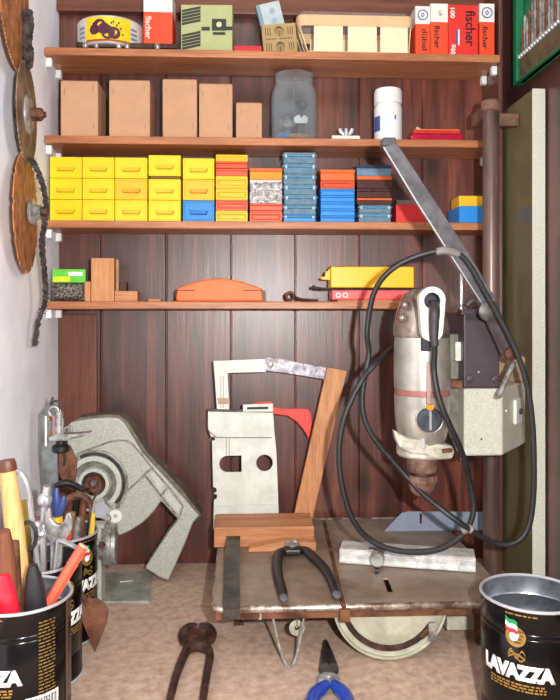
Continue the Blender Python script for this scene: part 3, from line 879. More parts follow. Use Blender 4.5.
for k, (pa, pb) in enumerate(((314, 343), (348, 377), (380.5, 408))):
    for y in (Yp + .0015, Yp + dp - .009):
        x0_, x1_, _ = ext(pa, pb, 40, Yp)
        bm = B(); box(bm, x0_, x1_, y, y + .0012, Z1 + .002, zb_ + .005); obj('slat', bm, m_chipv, t, bev=.0004)
for xq, xt in ((xc, xa), (xd, xb)):
    for yy in (Yp + .006, Yp + .034, Yp + .062):
        bm = B()
        s = 1 if xt < xq else -1
        vs = [bm.verts.new(v) for v in ((xq, yy, Z1 + .002), (xq, yy + .014, Z1 + .002), (xt + s * .003, yy + .014, zb_ + .004), (xt + s * .003, yy, zb_ + .004))]
        f = bm.faces.new(vs); r_ = bmesh.ops.extrude_face_region(bm, geom=[f])
        for g_ in r_['geom']:
            if isinstance(g_, bmesh.types.BMVert): g_.co.x += s * .0012
        obj('end_slat', bm, m_chipv, t)
m_film = plain('thin film', (235, 235, 240), .08, var=0, alpha=.16)
bm = B()
q0 = rrect(xa - .001, xb + .001, Yp - .002, Yp + dp, .012, zt - .001); q1 = rrect(xa + .004, xb - .006, Yp + .006, Yp + dp - .01, .012, zt + .0065)
a_ = [bm.verts.new(p) for p in q0]; b_ = [bm.verts.new((p[0], p[1], p[2] + random.uniform(-.0015, .0015))) for p in q1]
for i in range(len(a_)): bm.faces.new((a_[i], a_[(i + 1) % len(a_)], b_[(i + 1) % len(a_)], b_[i]))
bm.faces.new(b_); obj('plastic_film', bm, m_film, t)

# ------------------------------------------------------------ lowest shelf
Z4 = SZ[4]
Y = 1.112
x0, x1, _ = ext(49, 84, 280, Y)
t = thing('nail_bag', 'clear bag of small grey nails with a green and yellow header card', 'bag')
bm = B()
bmesh.ops.create_grid(bm, x_segments=24, y_segments=14, size=1)
for v in bm.verts:
    u, w_ = v.co.x, v.co.y
    e = max(0, 1 - abs(u) ** 4) * max(0, 1 - abs(w_) ** 4)
    v.co = Vector(((x0 + x1) / 2 + u * (x1 - x0) / 2, Y + .012 - .010 * e - random.uniform(0, .0016), Z4 + .0145 + w_ * .0143))
r_ = bmesh.ops.extrude_face_region(bm, geom=list(bm.faces))
for g_ in r_['geom']:
    if isinstance(g_, bmesh.types.BMVert): g_.co.y = Y + .024
obj('bag_of_nails', bm, two('heap of grey nails', (60, 54, 50), (150, 142, 134), .35, .5, 320, .42, .58, bmp=1.0), t)
zc = Z4 + .0292
z2 = P(67, 269, Y).z
bm = B(); box(bm, x0 + .003, x1 + .0005, Y + .008, Y + .0105, zc, z2); obj('header_card', bm, plain('light green card', (96, 200, 60), .45), t)
bm = B(); box(bm, x0 + .004, x0 + .03, Y + .0074, Y + .0079, zc + .001, zc + (z2 - zc) * .45); obj('yellow_stripe', bm, plain('lime yellow print', (206, 220, 20), .45), t)
bm = B(); box(bm, x0 + .027, x1 - .004, Y + .0074, Y + .0079, zc + (z2 - zc) * .5, zc + (z2 - zc) * .8); obj('white_stripe', bm, m_paper, t)
def blk(a, b, top, Y, dep, txt, z0=None, m=None):
    x0, x1, z1 = ext(a, b, top, Y)
    bm = B(); box(bm, x0, x1, Y, Y + dep, Z4 if z0 is None else z0, z1)
    return tag(obj('wood_block', bm, m or m_pine, bev=.0007), txt, 'wood block', 'wood offcuts on the lowest shelf')
blk(91, 114, 258, 1.112, .02, 'tallest upright pine offcut, beside the nail bag')
blk(84.5, 90.4, 281.5, 1.112, .02, 'narrow low pine offcut between the nail bag and the tallest offcut')
blk(114.6, 137.5, 291, 1.112, .03, 'low wide pine offcut lying right of the tallest offcut', m=m_pinex)
blk(112.5, 118.5, 259.5, 1.145, .012, 'thin upright pine stick behind the low wide offcut', m=wood('pale pine', (200, 158, 112), (224, 186, 140), 'z', .6))
blk(118.5, 126.5, 282, 1.146, .02, 'small dark wooden offcut standing behind the low wide one', m=plain('dark offcut', (92, 50, 40), .7))
blk(148, 161, 299, 1.12, .02, 'tiny thin pine offcut lying alone left of the orange float', m=m_pinex)
# orange float
Y = 1.108
t = thing('sanding_float', 'orange arched plastic float with slotted ends on the lowest shelf', 'float')
pts = [(176.5, 303), (176, 298), (177, 288.5), (190, 283.5), (205, 279.5), (220, 278), (236, 280), (250, 284), (262.5, 289), (263, 303)]
pts = pp(pts, Y); pts[0] = (pts[0][0], Z4); pts[-1] = (pts[-1][0], Z4)
bm = B(); poly(bm, pts, Y, Y + .034); obj('float_body', bm, plain('orange painted wood', (240, 108, 40), .5, var=.08, scale=25), t, bev=.0025)
for a, b in ((176.2, 195), (243, 262.8)):
    x0, x1, z1 = ext(a, b, 290, Y)
    bm = B(); box(bm, x0 - .0003, x1, Y - .0004, Y + .002, z1 - .0012, z1); obj('saw_slot', bm, m_ink, t)
bm = B(); x0, x1, _ = ext(174, 266, 290, Y + .02)
box(bm, x0, x1, Y + .0345, Y + .038, Z4, P(220, 290, Y).z); obj('back_strip', bm, m_dwood, t)
# small bolt & wire
c = P(290, 298, 1.13)
t = thing('ring_bolt', 'small rusty ring bolt lying right of the orange float', 'bolt')
bm = B(); tube(bm, [Vector((c.x + .006 * math.cos(i * PI / 8), 1.13, Z4 + .0085 + .006 * math.sin(i * PI / 8))) for i in range(16)], .0024, 8, closed=True); obj('ring', bm, m_rust, t, smooth=True)
bm = B(); tube(bm, [Vector((c.x + .007, 1.13, Z4 + .007)), Vector((c.x + .02, 1.135, Z4 + .003)), Vector((c.x + .045, 1.14, Z4 + .0022))], .0022, 8); obj('shank', bm, m_drust, t, smooth=True)
bm = B(); c = P(266, 300, 1.115); tube(bm, [Vector((c.x - .012, 1.115, Z4 + .001)), Vector((c.x, 1.11, Z4 + .0012)), Vector((c.x + .01, 1.113, Z4 + .001))], .0009, 6)

bm.free()
# pink/red pair and yellow
Y = 1.112
x0, x1, z1 = ext(334, 414, 303, Y)
zw = Z4 + .002
xw0, xw1, _ = ext(338, 419, 303, Y)
bm = B(); box(bm, xw0, xw1, Y, Y + .04, Z4, zw); tag(obj('thin_board', bm, m_pinex), 'thin pine batten under the pink box on the lowest shelf', 'batten')
x0, x1, z1 = ext(332, 415, 290, Y)
t = thing('tool_case', 'long pinkish-red flat case under the yellow case on the lowest shelf', 'case')
bm = B(); box(bm, x0, x1, Y + .001, Y + .04, zw + .0002, z1); obj('case_body', bm, plain('pink red plastic', (232, 84, 84), .35, var=.05), t, bev=.002)
for k, q in enumerate((.006, .017)):
    bm = B(); cz_ = (zw + z1) / 2
    poly(bm, circ(x0 + q + .004, cz_, .0042, 14), Y + .0004, Y + .0012, holes=[circ(x0 + q + .004, cz_, .0026, 14)]); obj('print_mark', bm, m_paper, t)
x0b = x0
# knife/strip between
z2 = z1 + .0002
a, b, _ = ext(313, 420, 288, Y)
bm = B(); tube(bm, smooth_pts([Vector((a, Y + .004, z2 + .0052)), Vector((a + .006, Y + .002, z2 + .0028)), Vector((a + .03, Y + .004, z2 + .0016)), Vector((b - .02, Y + .004, z2 + .0016)), Vector((b, Y + .003, z2 + .003))], 5), [.0026, .0024, .0014, .0014, .001], 8)
tag(obj('flat_file', bm, m_dsteel, smooth=True), 'thin dark steel file lying between the pink case and the yellow case', 'file')
z3 = z2 + .0034
x0, x1, z4 = ext(331, 414, 266, Y)
t = thing('tool_case', 'long bright yellow case on top of the pinkish-red case', 'case')
bm = B(); box(bm, x0, x1, Y, Y + .04, z3, z4 - .001); obj('case_body', bm, plain('warm yellow plastic', (244, 188, 14), .35, var=.04), t, bev=.0015)
bm = B(); box(bm, x0 + .0005, x1 - .0005, Y + .001, Y + .039, z4 - .0009, z4); obj('dark_seam', bm, m_dwood, t)
bm = B(); zz = z3 + (z4 - z3) * .42
pts = [(x0, z3 + .012), (x0 - .014, zz - .001), (x0 - .0145, zz + .002), (x0 - .008, zz + .004), (x0 - .007, zz + .012), (x0 - .004, zz + .012), (x0, z4 - .003)]
poly(bm, pts, Y + .012, Y + .022); obj('clip', bm, m_yel2, t, bev=.0006)
bm = B(); box(bm, x0 + .004, x0 + .0046, Y - .0004, Y + .001, z3 + .001, z4 - .002); obj('seam', bm, m_yelp, t)
# ------------------------------------------------------------ saw blades on the left wall
def blade(px, py, Y, r, rot, tilt, mat, txt, hub=True, teeth=36, seg=False, xoff=0.0, blunt=.004):
    c = P(px, py, Y)
    t = thing('circular_saw_blade', txt, 'saw blade', 'old circular saw blades hanging on the white wall')
    M = Matrix.Translation(c) @ Matrix.Rotation(rot, 4, 'Z') @ Matrix.Rotation(tilt, 4, 'X') @ Matrix.Rotation(PI / 2, 4, 'Y')
    bm = B()
    out = []
    for i in range(teeth):
        a = 2 * PI * i / teeth; da = 2 * PI / teeth
        if seg:
            for f, rr in ((0, 1), (.8, 1.0), (.84, .93), (.96, .93)): out.append((rr * r * math.cos(a + da * f), rr * r * math.sin(a + da * f)))
        else:
            out.append((r * math.cos(a), r * math.sin(a))); out.append(((r - blunt) * math.cos(a + da * .7), (r - blunt) * math.sin(a + da * .7)))
    poly(bm, out, -.0008, .0008, holes=[circ(0, 0, .008, 16)])
    for v in bm.verts: v.co = Vector((v.co.x, v.co.z, v.co.y))
    bmesh.ops.transform(bm, matrix=M, verts=bm.verts)
    obj('blade_disc', bm, mat, t)
    if hub:
        bm = B(); lathe(bm, [(.026, -.003), (.026, .003), (.022, .005), (.012, .006), (0, .006)], 28, M @ Matrix.Translation((0, 0, 0))); obj('flange', bm, m_steel, t, smooth=True)
        bm = B(); lathe(bm, [(.009, .0), (.009, .012), (.006, .015), (0, .015)], 6, M @ Matrix.Translation((0, 0, .006))); obj('nut', bm, m_rust, t)
        bm = B(); lathe(bm, [(.004, -.016), (.004, .024), (0, .024)], 10, M); obj('spike', bm, m_drust, t)
    return t, M
blade(15, -3, .905, .0875, .1, 0, m_rusto, 'topmost saw blade on the white wall, finely toothed and cut off by the picture edge', hub=False, teeth=90, blunt=.002)
blade(27, 114, .958, .067, .1, 0, two('brown worn steel', (90, 70, 54), (140, 116, 96), .5, .1, 40), 'middle saw blade on the white wall, with grey flange and nut', teeth=50, blunt=.002)
blade(26, 213, .96, .080, .1, 0, m_rusto, 'lowest saw blade on the white wall, rusty orange with slots in its rim', hub=False, teeth=12, seg=True)
t = thing('blade_nut_cluster', 'dark greasy nut and washers on the lowest saw blade', 'nut')
c = P(34, 212, .965)
bm = B(); lathe(bm, [(.017, 0), (.017, .004), (.01, .006), (.01, .014), (0, .014)], 18, Matrix.Translation(c + Vector((-.004, 0, 0))) @ Matrix.Rotation(PI / 2, 4, 'Y')); obj('washer', bm, m_steel, t, smooth=True)
bm = B(); lathe(bm, [(.007, 0), (.007, .008), (0, .008)], 6, Matrix.Translation(c + Vector((.010, 0, 0))) @ Matrix.Rotation(PI / 2, 4, 'Y')); obj('nut', bm, m_drust, t)
# chain / wire wool like hanging strands
def hairy(pts, r, name, txt, cat, n=3, tw=.004, mat=None, hair=60):
    bm = B()
    P0 = smooth_pts([Vector(p) for p in pts], 8)
    for k in range(n):
        q = []
        for i, p in enumerate(P0):
            a = i * .75 + k * 2 * PI / n
            q.append(p + Vector((math.cos(a), math.sin(a), 0)) * tw + Vector([random.uniform(-.0008, .0008) for _ in range(3)]))
        tube(bm, q, r, 6)
    for _ in range(hair):
        p = random.choice(P0); d = Vector([random.uniform(-1, 1) for _ in range(3)]).normalized() * random.uniform(.003, .009)
        tube(bm, [p, p + d * .6 + Vector((0, 0, -.001)), p + d], [.0005, .0004, .0002], 3)
    return tag(obj(name, bm, mat or m_black, smooth=True), txt, cat)
m_rope = two('old dirty rope', (34, 28, 28), (78, 68, 64), .9, 0, 120)
hairy([P(26, 12, .95), P(27, 26, .95), P(25, 40, .95), P(27, 54, .95), P(26, 66, .95)], .0038, 'frayed_rope', 'dark frayed rope end hanging over the topmost saw blade', 'rope', n=4, tw=.0055, mat=m_rope, hair=80)
hairy([P(15, 84, 1.0), P(12, 100, 1.0), P(10, 125, 1.0), P(11, 142, 1.0), P(17, 155, 1.0)], .0028, 'wire_loop', 'dark rope loop behind the middle saw blade', 'rope', n=2, tw=.002, mat=m_rope, hair=20)
hairy([P(31, 158, .965), P(38, 172, .965), P(44, 190, .965), P(46, 208, .965), P(44, 226, .97), P(42, 245, .98), P(44, 268, .99), P(46, 292, 1.0), P(44, 306, 1.0), P(38, 322, 1.0), P(35, 345, 1.0)], .0018, 'frayed_rope', 'long frayed dark rope hanging from the lowest saw blade down the white wall', 'rope', n=3, tw=.0022, mat=m_rope, hair=420)

# ------------------------------------------------------------ mitre saw arm at the back left
t = thing('mitre_saw', 'hammered grey mitre saw arm with angled handle, standing at the back left of the bench', 'saw')
Ya = 1.105
out = [(67, 426), (72, 422), (80, 420.5), (92, 418.5), (106, 417.5), (119, 418), (125, 424), (143, 454), (160, 472), (180, 494), (199, 516), (193, 523), (184, 546), (168, 581), (160, 578), (145, 568), (156, 551), (167, 534), (178, 520), (170, 511), (161, 501), (155, 510), (148, 518), (141, 524), (130, 531), (119, 536), (115, 530), (108, 522), (98, 518), (84, 510), (77, 496), (74, 480), (76, 462), (73, 452), (67, 445)]
pts = pp(out, Ya)
pts = [(x, max(z, .0005)) for x, z in pts]
bm = B(); poly(bm, pts, Ya, Ya + .034); obj('arm_casting', bm, m_hammer, t, bev=.003, seg=3)
rim_ = [(70, 424), (80, 417), (92, 415.5), (106, 414), (120, 414.5), (128, 421), (147, 451), (164, 469), (184, 491), (202, 515), (196, 521), (184, 505), (150, 470), (124, 425), (106, 420)]
bm = B(); poly(bm, pp(rim_, Ya + .01), Ya + .006, Ya + .045); obj('rim_flange', bm, two('brown grey enamel edge', (84, 76, 66), (112, 104, 90), .5, .1, 120), t, bev=.002)  # brown-grey border along the top and right of the casting
def px3(l, Y): return [P(a, b, Y) for a, b in l]
def ridge(l, r=.0015, k=5, mat=None, name='ridge', Y=None, closed=False):
    bm = B(); tube(bm, smooth_pts(px3(l, Y or Ya - .0005), k, closed) if k > 1 else px3(l, Y or Ya - .0005), r, 8, closed=closed); return obj(name, bm, mat or m_hammerl, t, smooth=True)
m_rdg = two('worn casting edge', (118, 112, 98), (170, 172, 158), .4, .4, 90)
ridge([(77, 454), (95, 447), (113, 441), (127, 441), (136, 448), (152, 468)], .0013, mat=m_rdg)
ridge([(152, 468), (140, 479), (127, 491)], .0013, 3, mat=m_rdg)
ridge([(144, 474), (161, 496), (179, 518)], .0014, 3, mat=m_rdg)
ridge([(152, 468), (168, 486), (183, 506), (179, 518)], .0014, 1, mat=m_rdg)
ridge([(168, 486), (161, 496)], .0014, 1, mat=m_rdg)
ridge([(144, 474), (152, 468)], .0014, 1, mat=m_rdg)
for l in ([(150, 474), (154, 471.5), (165, 485), (160, 491)], [(168, 490), (181, 506), (178, 513), (164, 496)]):
    bm = B(); poly(bm, pp(l, Ya), Ya - .0012, Ya + .001); obj('handle_rib', bm, m_hammerl, t, bev=.0006)
hc = P(94.5, 483, Ya); s = Ya / F
def ring(c, r, w, d, mat, name, a0=0, a1=2 * PI, dy=0.0, parent=None):
    n = 40
    full = abs(a1 - a0 - 2 * PI) < 1e-6
    bm = B()
    if full:
        poly(bm, circ(c.x, c.z, r + w / 2, n), c.y - d + dy, c.y + dy, holes=[circ(c.x, c.z, r - w / 2, n)])
    else:
        o1 = circ(c.x, c.z, r + w / 2, n, None, a0, a1); o2 = circ(c.x, c.z, r - w / 2, n, None, a0, a1)
        poly(bm, o1 + o2[::-1], c.y - d + dy, c.y + dy)
    return obj(name, bm, mat, parent or t, bev=.0008)
D = math.radians
ring(hc, 32 * s, 2.2 * s, .006, m_rdg, 'guard_ring', D(-48), D(128))
ring(hc, 29.2 * s, 3.6 * s, .003, m_dsteel, 'guard_slot', D(-42), D(118))
ring(hc, 24.5 * s, 5 * s, .005, m_hammerl, 'guard_ring', D(-50), D(140))
ring(hc, 19 * s, 5.5 * s, .0025, two('grey machined metal', (104, 104, 96), (146, 148, 138), .4, .5, 60), 'guard_face', D(-60), D(160))
ring(hc, 13.5 * s, 3.4 * s, .008, m_hammerl, 'bearing_rim')
bm = B(); poly(bm, circ(hc.x, hc.z, 12 * s, 28), Ya - .004, Ya - .001); obj('bearing_recess', bm, m_drust, t)
ring(hc, 6.5 * s, 4 * s, .009, m_rust, 'bearing_ring')
bm = B(); lathe(bm, [(.005, 0), (.005, .01), (.003, .012), (0, .012)], 14, Matrix.Translation((hc.x + .001, Ya - .002, hc.z + .002)) @ Matrix.Rotation(PI / 2, 4, 'X')); obj('arbor', bm, m_steel, t, smooth=True)
for l in ([(77, 462), (90, 456)], [(76, 456), (86, 474)], [(108, 497), (120, 506)], [(105, 502), (116, 512)], [(120, 506), (116, 512)], [(100, 470), (93, 455)], [(107, 481), (120, 470)]):
    ridge(l, .0012, 1, mat=m_rdg, name='rib')
c = P(69, 429.5, Ya - .004); ring(c, 3.2 * s, 2 * s, .008, m_steel, 'pivot_eye')
c = P(115.5, 516, Ya - .001)
bm = B(); poly(bm, circ(c.x, c.z, 6.5 * s, 24), c.y - .0015, c.y, holes=[circ(c.x, c.z, 2 * s, 12)]); obj('clear_washer', bm, m_paper, t, bev=.0003)
bm = B(); tube(bm, smooth_pts(px3([(107, 512), (111, 518), (108, 524), (113, 530)], Ya - .006), 5), .0013, 6); obj('spring_hook', bm, m_steel, t, smooth=True)
bm = B(); poly(bm, pp([(95, 503), (104, 500), (110, 512), (104, 518), (96, 517)], Ya), Ya - .003, Ya - .0006); obj('grey_tab', bm, plain('pale grey plastic', (176, 178, 186), .4), t, bev=.0005)
# foot + clamp drum
a = onz(100, 572, .005); b = onz(152, 570, .005); c_ = onz(150, 601, .005); d = onz(98, 601, .005)
bm = B(); vs = [bm.verts.new(v) for v in (a, b, c_, d)]; f = bm.faces.new(vs); r_ = bmesh.ops.extrude_face_region(bm, geom=[f])
for g_ in r_['geom']:
    if isinstance(g_, bmesh.types.BMVert): g_.co.z = .0003
obj('base_plate', bm, two('scuffed grey enamel', (128, 130, 118), (160, 160, 148), .4, .0, 40), t, bev=.001)
e = onz(120, 582, .0055); bm = B(); tube(bm, [e, e + Vector((.02, .004, 0))], .0012, 6); obj('scratch_rib', bm, m_steel, t)
cc = P(97, 548, 1.03)
bm = B(); box(bm, cc.x - .006, cc.x + .008, 1.02, 1.05, .005, cc.z + .03); obj('upright', bm, m_hammer, t, bev=.002)
MX = lambda v: Matrix.Translation(v) @ Matrix.Rotation(PI / 2, 4, 'Y')
ex = Matrix.Translation((cc.x + .003, 1.035, cc.z + .002)) @ Matrix.Rotation(.08, 4, 'Z') @ Matrix.Rotation(PI / 2, 4, 'Y')
bm = B(); lathe(bm, [(.022, .0), (.022, .004), (.027, .005), (.0285, .009), (.0285, .016), (.026, .018), (.026, .02), (.0285, .0205), (.0285, .023), (.022, .024), (0, .024)], 36, ex); obj('clamp_drum', bm, m_steel, t, smooth=True)
bm = B(); lathe(bm, [(.005, 0), (.005, .004), (0, .004)], 6, Matrix.Translation((cc.x + .012, 1.007, cc.z + .012)) @ Matrix.Rotation(PI / 2, 4, 'X')); obj('bolt_head', bm, m_rust, t)
bm = B(); box(bm, cc.x - .004, cc.x + .012, 1.02, 1.04, cc.z + .03, cc.z + .036); obj('top_lug', bm, m_hammer, t, bev=.001)

# ------------------------------------------------------------ clamp bracket far left
Yb = .998
t = thing('clamp_bracket', 'upright grey steel fence bracket with clamp bolts standing against the white wall behind the cans', 'bracket')
pl = pp([(41, 413), (45, 408), (54, 404), (57, 406), (57, 440), (58, 485), (50, 560), (45, 560), (45, 492), (41, 450)], Yb)
pl = [(x, z) for x, z in pl]
bm = B(); poly(bm, [(x, (z if z > .1 else .001)) for x, z in pl], Yb, Yb + .004); obj('back_plate', bm, two('grey sheet steel', (92, 96, 96), (136, 140, 140), .4, .4, 30), t, bev=.0008)
bm = B(); box(bm, P(45, 420, Yb).x, P(47, 420, Yb).x, Yb - .001, Yb, P(45, 446, Yb).z, P(45, 416, Yb).z); obj('scale_strip', bm, m_paper, t)
ce = P(54.5, 411, Yb - .008); ring(ce, .0065, .003, .006, m_steel, 'clamp_ring')
bm = B(); tube(bm, px3([(52, 407), (51.5, 402), (53, 397)], Yb - .008), [.003, .002, .0015], 8); obj('wing_nut', bm, m_dsteel, t, smooth=True)
bm = B(); tube(bm, smooth_pts(px3([(50, 404), (56, 401), (61, 404), (62, 409)], Yb - .008), 4), .0018, 8); obj('wing_nut', bm, m_dsteel, t, smooth=True)
for i, (a, b, r, m) in enumerate((((59, 412), (59, 437), .0055, m_steel), ((54, 416), (54, 436), .0032, plain('dull pink paint', (150, 110, 110), .5)), ((62, 418), (62, 433), .0028, m_steel))):
    bm = B(); tube(bm, [P(a[0], a[1], Yb - .012), P(b[0], b[1], Yb - .012)], r, 14); obj('screw_post', bm, m, t, smooth=True)
for (x_, y_, m) in ((49, 419, m_gold), (60, 411, m_tin), (50, 433, m_gold)):
    c = P(x_, y_, Yb - .004); bm = B(); lathe(bm, [(.0024, 0), (.002, .003), (0, .0035)], 10, Matrix.Translation(c) @ Matrix.Rotation(PI / 2, 4, 'X')); obj('screw', bm, m, t, smooth=True)
fl = pp([(47, 438), (56, 434), (73, 434.5), (90, 432.5), (88, 434.5), (72, 437.5), (66, 441), (50, 441.5)], Yb - .02)
bm = B(); poly(bm, fl, Yb - .02, Yb + .0); obj('flange', bm, m_steel, t, bev=.001)
bm = B(); lathe(bm, [(.009, 0), (.0115, .002), (.0115, .008), (.009, .010), (.006, .011), (.006, .02), (0, .02)], 18, Matrix.Translation(P(61, 452, Yb - .012))); obj('adjusting_knob', bm, m_black, t, smooth=True)
bm = B(); poly(bm, pp([(59, 449), (70, 446), (77, 462), (75, 484), (64, 482), (58, 474)], Yb - .006), Yb - .006, Yb - .002); obj('rust_plate', bm, m_rust, t, bev=.0006)
bm = B(); tube(bm, px3([(64, 452), (65, 460), (64, 466)], Yb - .012), [.002, .0018, .001], 8); obj('screw_post', bm, m_dsteel, t, smooth=True)

# ------------------------------------------------------------ saw table
TZ = .075
t = thing('saw_table', 'low sheet-metal table of a circular saw with rusty surface standing on the bench', 'saw table')
YF, YBk = .835, 1.172
fl_ = onz(212, 607, TZ); fr_ = onz(520, 607, TZ)
xl = fl_.x; xr = fr_.x
m_table = two('brown stained sheet steel', (112, 94, 80), (156, 138, 120), .45, .1, 14, .35, .65, bmp=.1)
bm = B()
# outline with slot hole
slot = [onz(383, 578, TZ), onz(388, 578, TZ), onz(393, 592, TZ), onz(388, 592, TZ)]
o2 = [(xl, YF + .012), (xl + .004, YF + .003), (xl + .012, YF), (xr - .012, YF), (xr - .003, YF + .004), (xr, YF + .012), (xr, YBk), (xl, YBk)]
poly(bm, o2, -TZ, -(TZ - .003), holes=[[(v.x, v.y) for v in slot]])
for v in bm.verts: v.co = Vector((v.co.x, v.co.z, -v.co.y))
obj('table_top', bm, m_table, t, bev=.0008)
m_lip = two('worn bright edge', (112, 92, 78), (198, 186, 170), .35, .7, 70, .42, .6)
bm = B(); tube(bm, [Vector((xl + .002, YBk - .002, TZ - .004)), Vector((xl + .002, YF + .012, TZ - .004)), Vector((xl + .004, YF + .004, TZ - .004)), Vector((xl + .012, YF, TZ - .004)), Vector((xr - .012, YF, TZ - .004)), Vector((xr - .003, YF + .005, TZ - .004)), Vector((xr - .001, YF + .012, TZ - .004)), Vector((xr - .001, YBk - .002, TZ - .004))], .0042, 10); obj('rolled_edge', bm, m_lip, t, smooth=True)
bm = B(); box(bm, xl + .004, xr - .004, YF + .0005, YF + .003, TZ - .016, TZ - .007); obj('front_apron', bm, m_rust, t)
bm = B(); tube(bm, [Vector((xl + .004, YBk - .001, TZ - .001)), Vector((xr - .004, YBk - .001, TZ - .001))], .003, 8); obj('rear_edge', bm, m_lip, t)
# seam strip
a = onz(324, 521, TZ + .001); b = onz(343, 604, TZ + .001)
bm = B(); tube(bm, [a, b, b + Vector((.001, -.006, -.003)), b + Vector((.002, -.0065, -.018))], .0028, 4, flat=(.8, 1.2)); obj('seam_bar', bm, m_rust, t)
c = P(345, 616, YF - .009); bm = B(); box(bm, c.x - .006, c.x + .006, YF - .012, YF - .006, c.z - .006, c.z + .008); obj('seam_tab', bm, m_rust, t, bev=.001)
# legs
for (lx, ly) in ((xl + .02, YBk - .03), (xr - .02, YBk - .03), (xr - .02, YF + .05), (xl + .03, YF + .12)):
    bm = B(); box(bm, lx - .007, lx + .007, ly - .002, ly + .002, .0002, TZ - .003); box(bm, lx - .007, lx - .004, ly, ly + .014, .0002, TZ - .003); obj('leg', bm, m_rust, t)
# under-table half guard
gc = P(389, 600, YF + .022); gs = .857 / F
gz = TZ - .0035
def half(r0, r1, y0, y1, a0=PI, a1=2 * PI):
    bm = B(); o1 = circ(gc.x, gz, r1, 48, None, a0, a1); 
    if r0: poly(bm, o1 + circ(gc.x, gz, r0, 48, None, a0, a1)[::-1], y0, y1)
    else: poly(bm, o1, y0, y1)
    return bm
m_guard = two('dirty cream enamel', (160, 158, 138), (192, 190, 170), .45, .1, 30)
R_ = .0695
obj('lower_guard', half(0, R_, YF + .016, YF + .03), m_guard, t, bev=.001)
obj('guard_groove', half(R_ * .765, R_ * .86, YF + .0135, YF + .0165, D(196), D(328)), m_drust, t)
obj('guard_rim', half(R_ * .955, R_, YF + .012, YF + .0165), m_guard, t, bev=.0006)
c = P(433, 630, YF + .01)
bm = B(); box(bm, c.x - .005, c.x + .004, YF + .009, YF + .0158, c.z - .014, c.z + .008, None); obj('guard_stop', bm, m_steel, t, bev=.001)
bm = B(); tube(bm, px3([(421, 637), (429, 629)], YF + .013), .0035, 8); obj('guard_pin', bm, m_rust, t, smooth=True)
c0 = P(447, 614, .90); c1 = P(478, 630, .90)
bm = B(); box(bm, c0.x, c1.x, .90, .93, c1.z, TZ - .0035); obj('side_bracket', bm, m_guard, t, bev=.001)
bm = B(); tube(bm, smooth_pts([P(271, 609, YF + .006), P(278, 640, YF + .006), P(284, 660, YF + .004), P(290, 667, YF + .003), P(295, 660, YF + .004), P(300, 640, YF + .006), P(305, 610, YF + .006)], 6), .0016, 8); obj('wire_stand', bm, m_steel, t, smooth=True)
bm = B(); c = P(297, 628, YF + .03); poly(bm, circ(c.x, c.z, .0095, 24), YF + .03, YF + .0315, holes=[circ(c.x, c.z, .003, 12)]); obj('washer', bm, m_guard, t)
bm = B(); tube(bm, [Vector((c.x, YF + .031, c.z)), Vector((c.x, YF + .031, TZ - .003))], .0015, 6); obj('washer_rod', bm, m_steel, t)
for px_ in (261, 232):
    c = P(px_, 615, YF + .002); bm = B(); tube(bm, [c + Vector((0, 0, .006)), c + Vector((-.001, 0, -.005))], .002, 8); obj('hanging_screw', bm, m_steel, t)

# fence bar on the table
t = thing('rip_fence', 'light grey cast fence bar lying slanted on the saw table', 'fence bar')
z0 = TZ + .0006
a = onz(339, 563.5, z0); b = onz(476, 573, z0)
dv = (b - a); L = dv.length; ang_ = math.atan2(dv.y, dv.x)
M = Matrix.Translation(a) @ Matrix.Rotation(ang_, 4, 'Z')
m_cast = two('light cast metal', (176, 174, 170), (212, 210, 206), .4, .1, 60)
bm = B()
prf = [(0, 0), (0, .004), (.002, .006), (.002, .016), (.005, .0185), (.040, .0185), (.042, .016), (.042, 0)]
v0 = [bm.verts.new((0, p[0], p[1])) for p in prf]; v1 = [bm.verts.new((L, p[0], p[1])) for p in prf]
for i in range(len(prf)): bm.faces.new((v0[i], v0[(i + 1) % 8], v1[(i + 1) % 8], v1[i]))
bm.faces.new(v0); bm.faces.new(v1)
bmesh.ops.transform(bm, matrix=M, verts=bm.verts); obj('fence_casting', bm, m_cast, t, bev=.002)
for fx in (.58, .88):
    bm = B(); box(bm, L * fx - .0015, L * fx + .0015, -.0006, .004, .001, .014, M); obj('casting_rib', bm, m_cast, t, bev=.0008)
bm = B(); box(bm, L * .22, L * .34, -.002, .012, .0192, .0215, M); obj('clamp_pad', bm, m_steel, t, bev=.0006)
bm = B(); lathe(bm, [(.0085, 0), (.0095, .002), (.0095, .012), (.0085, .014), (0, .014)], 24, M @ Matrix.Translation((L * .29, -.002, .013)) @ Matrix.Rotation(PI / 2, 4, 'X')); obj('clamp_knob', bm, m_steel, t, smooth=True)
bm = B(); box(bm, L * .29 - .002, L * .29 + .002, -.028, -.014, .0, .003, M); obj('clamp_tongue', bm, m_black, t)

# wood block on the table
yb0, yb1 = 1.038, 1.108
x0 = P(214, 540, yb0).x; x1 = P(314.5, 540, yb0).x; zt = P(260, 527, yb0).z
bm = B(); box(bm, x0, x1, yb0, yb1, TZ + .0004, zt); 
ob = tag(obj('wood_block', bm, wood('weathered block', (158, 98, 62), (216, 150, 102), 'x', .6), bev=.0015), 'brown weathered wood block lying across the back left of the saw table', 'wood block')
ZB = zt
# sliver
bm = B(); a = onz(249, 549, TZ + .001); 
poly(bm, [(P(248, 549, 1.02).x, TZ + .0004), (P(316, 549, 1.02).x, TZ + .0004), (P(316, 543, 1.02).x, TZ + .012), (P(282, 541, 1.02).x, TZ + .014), (P(249, 547, 1.02).x, TZ + .006)], 1.018, 1.034)
tag(obj('wood_offcut', bm, m_pinex, bev=.0006), 'wedge-shaped pine sliver lying in front of the weathered wood block', 'wood offcut')
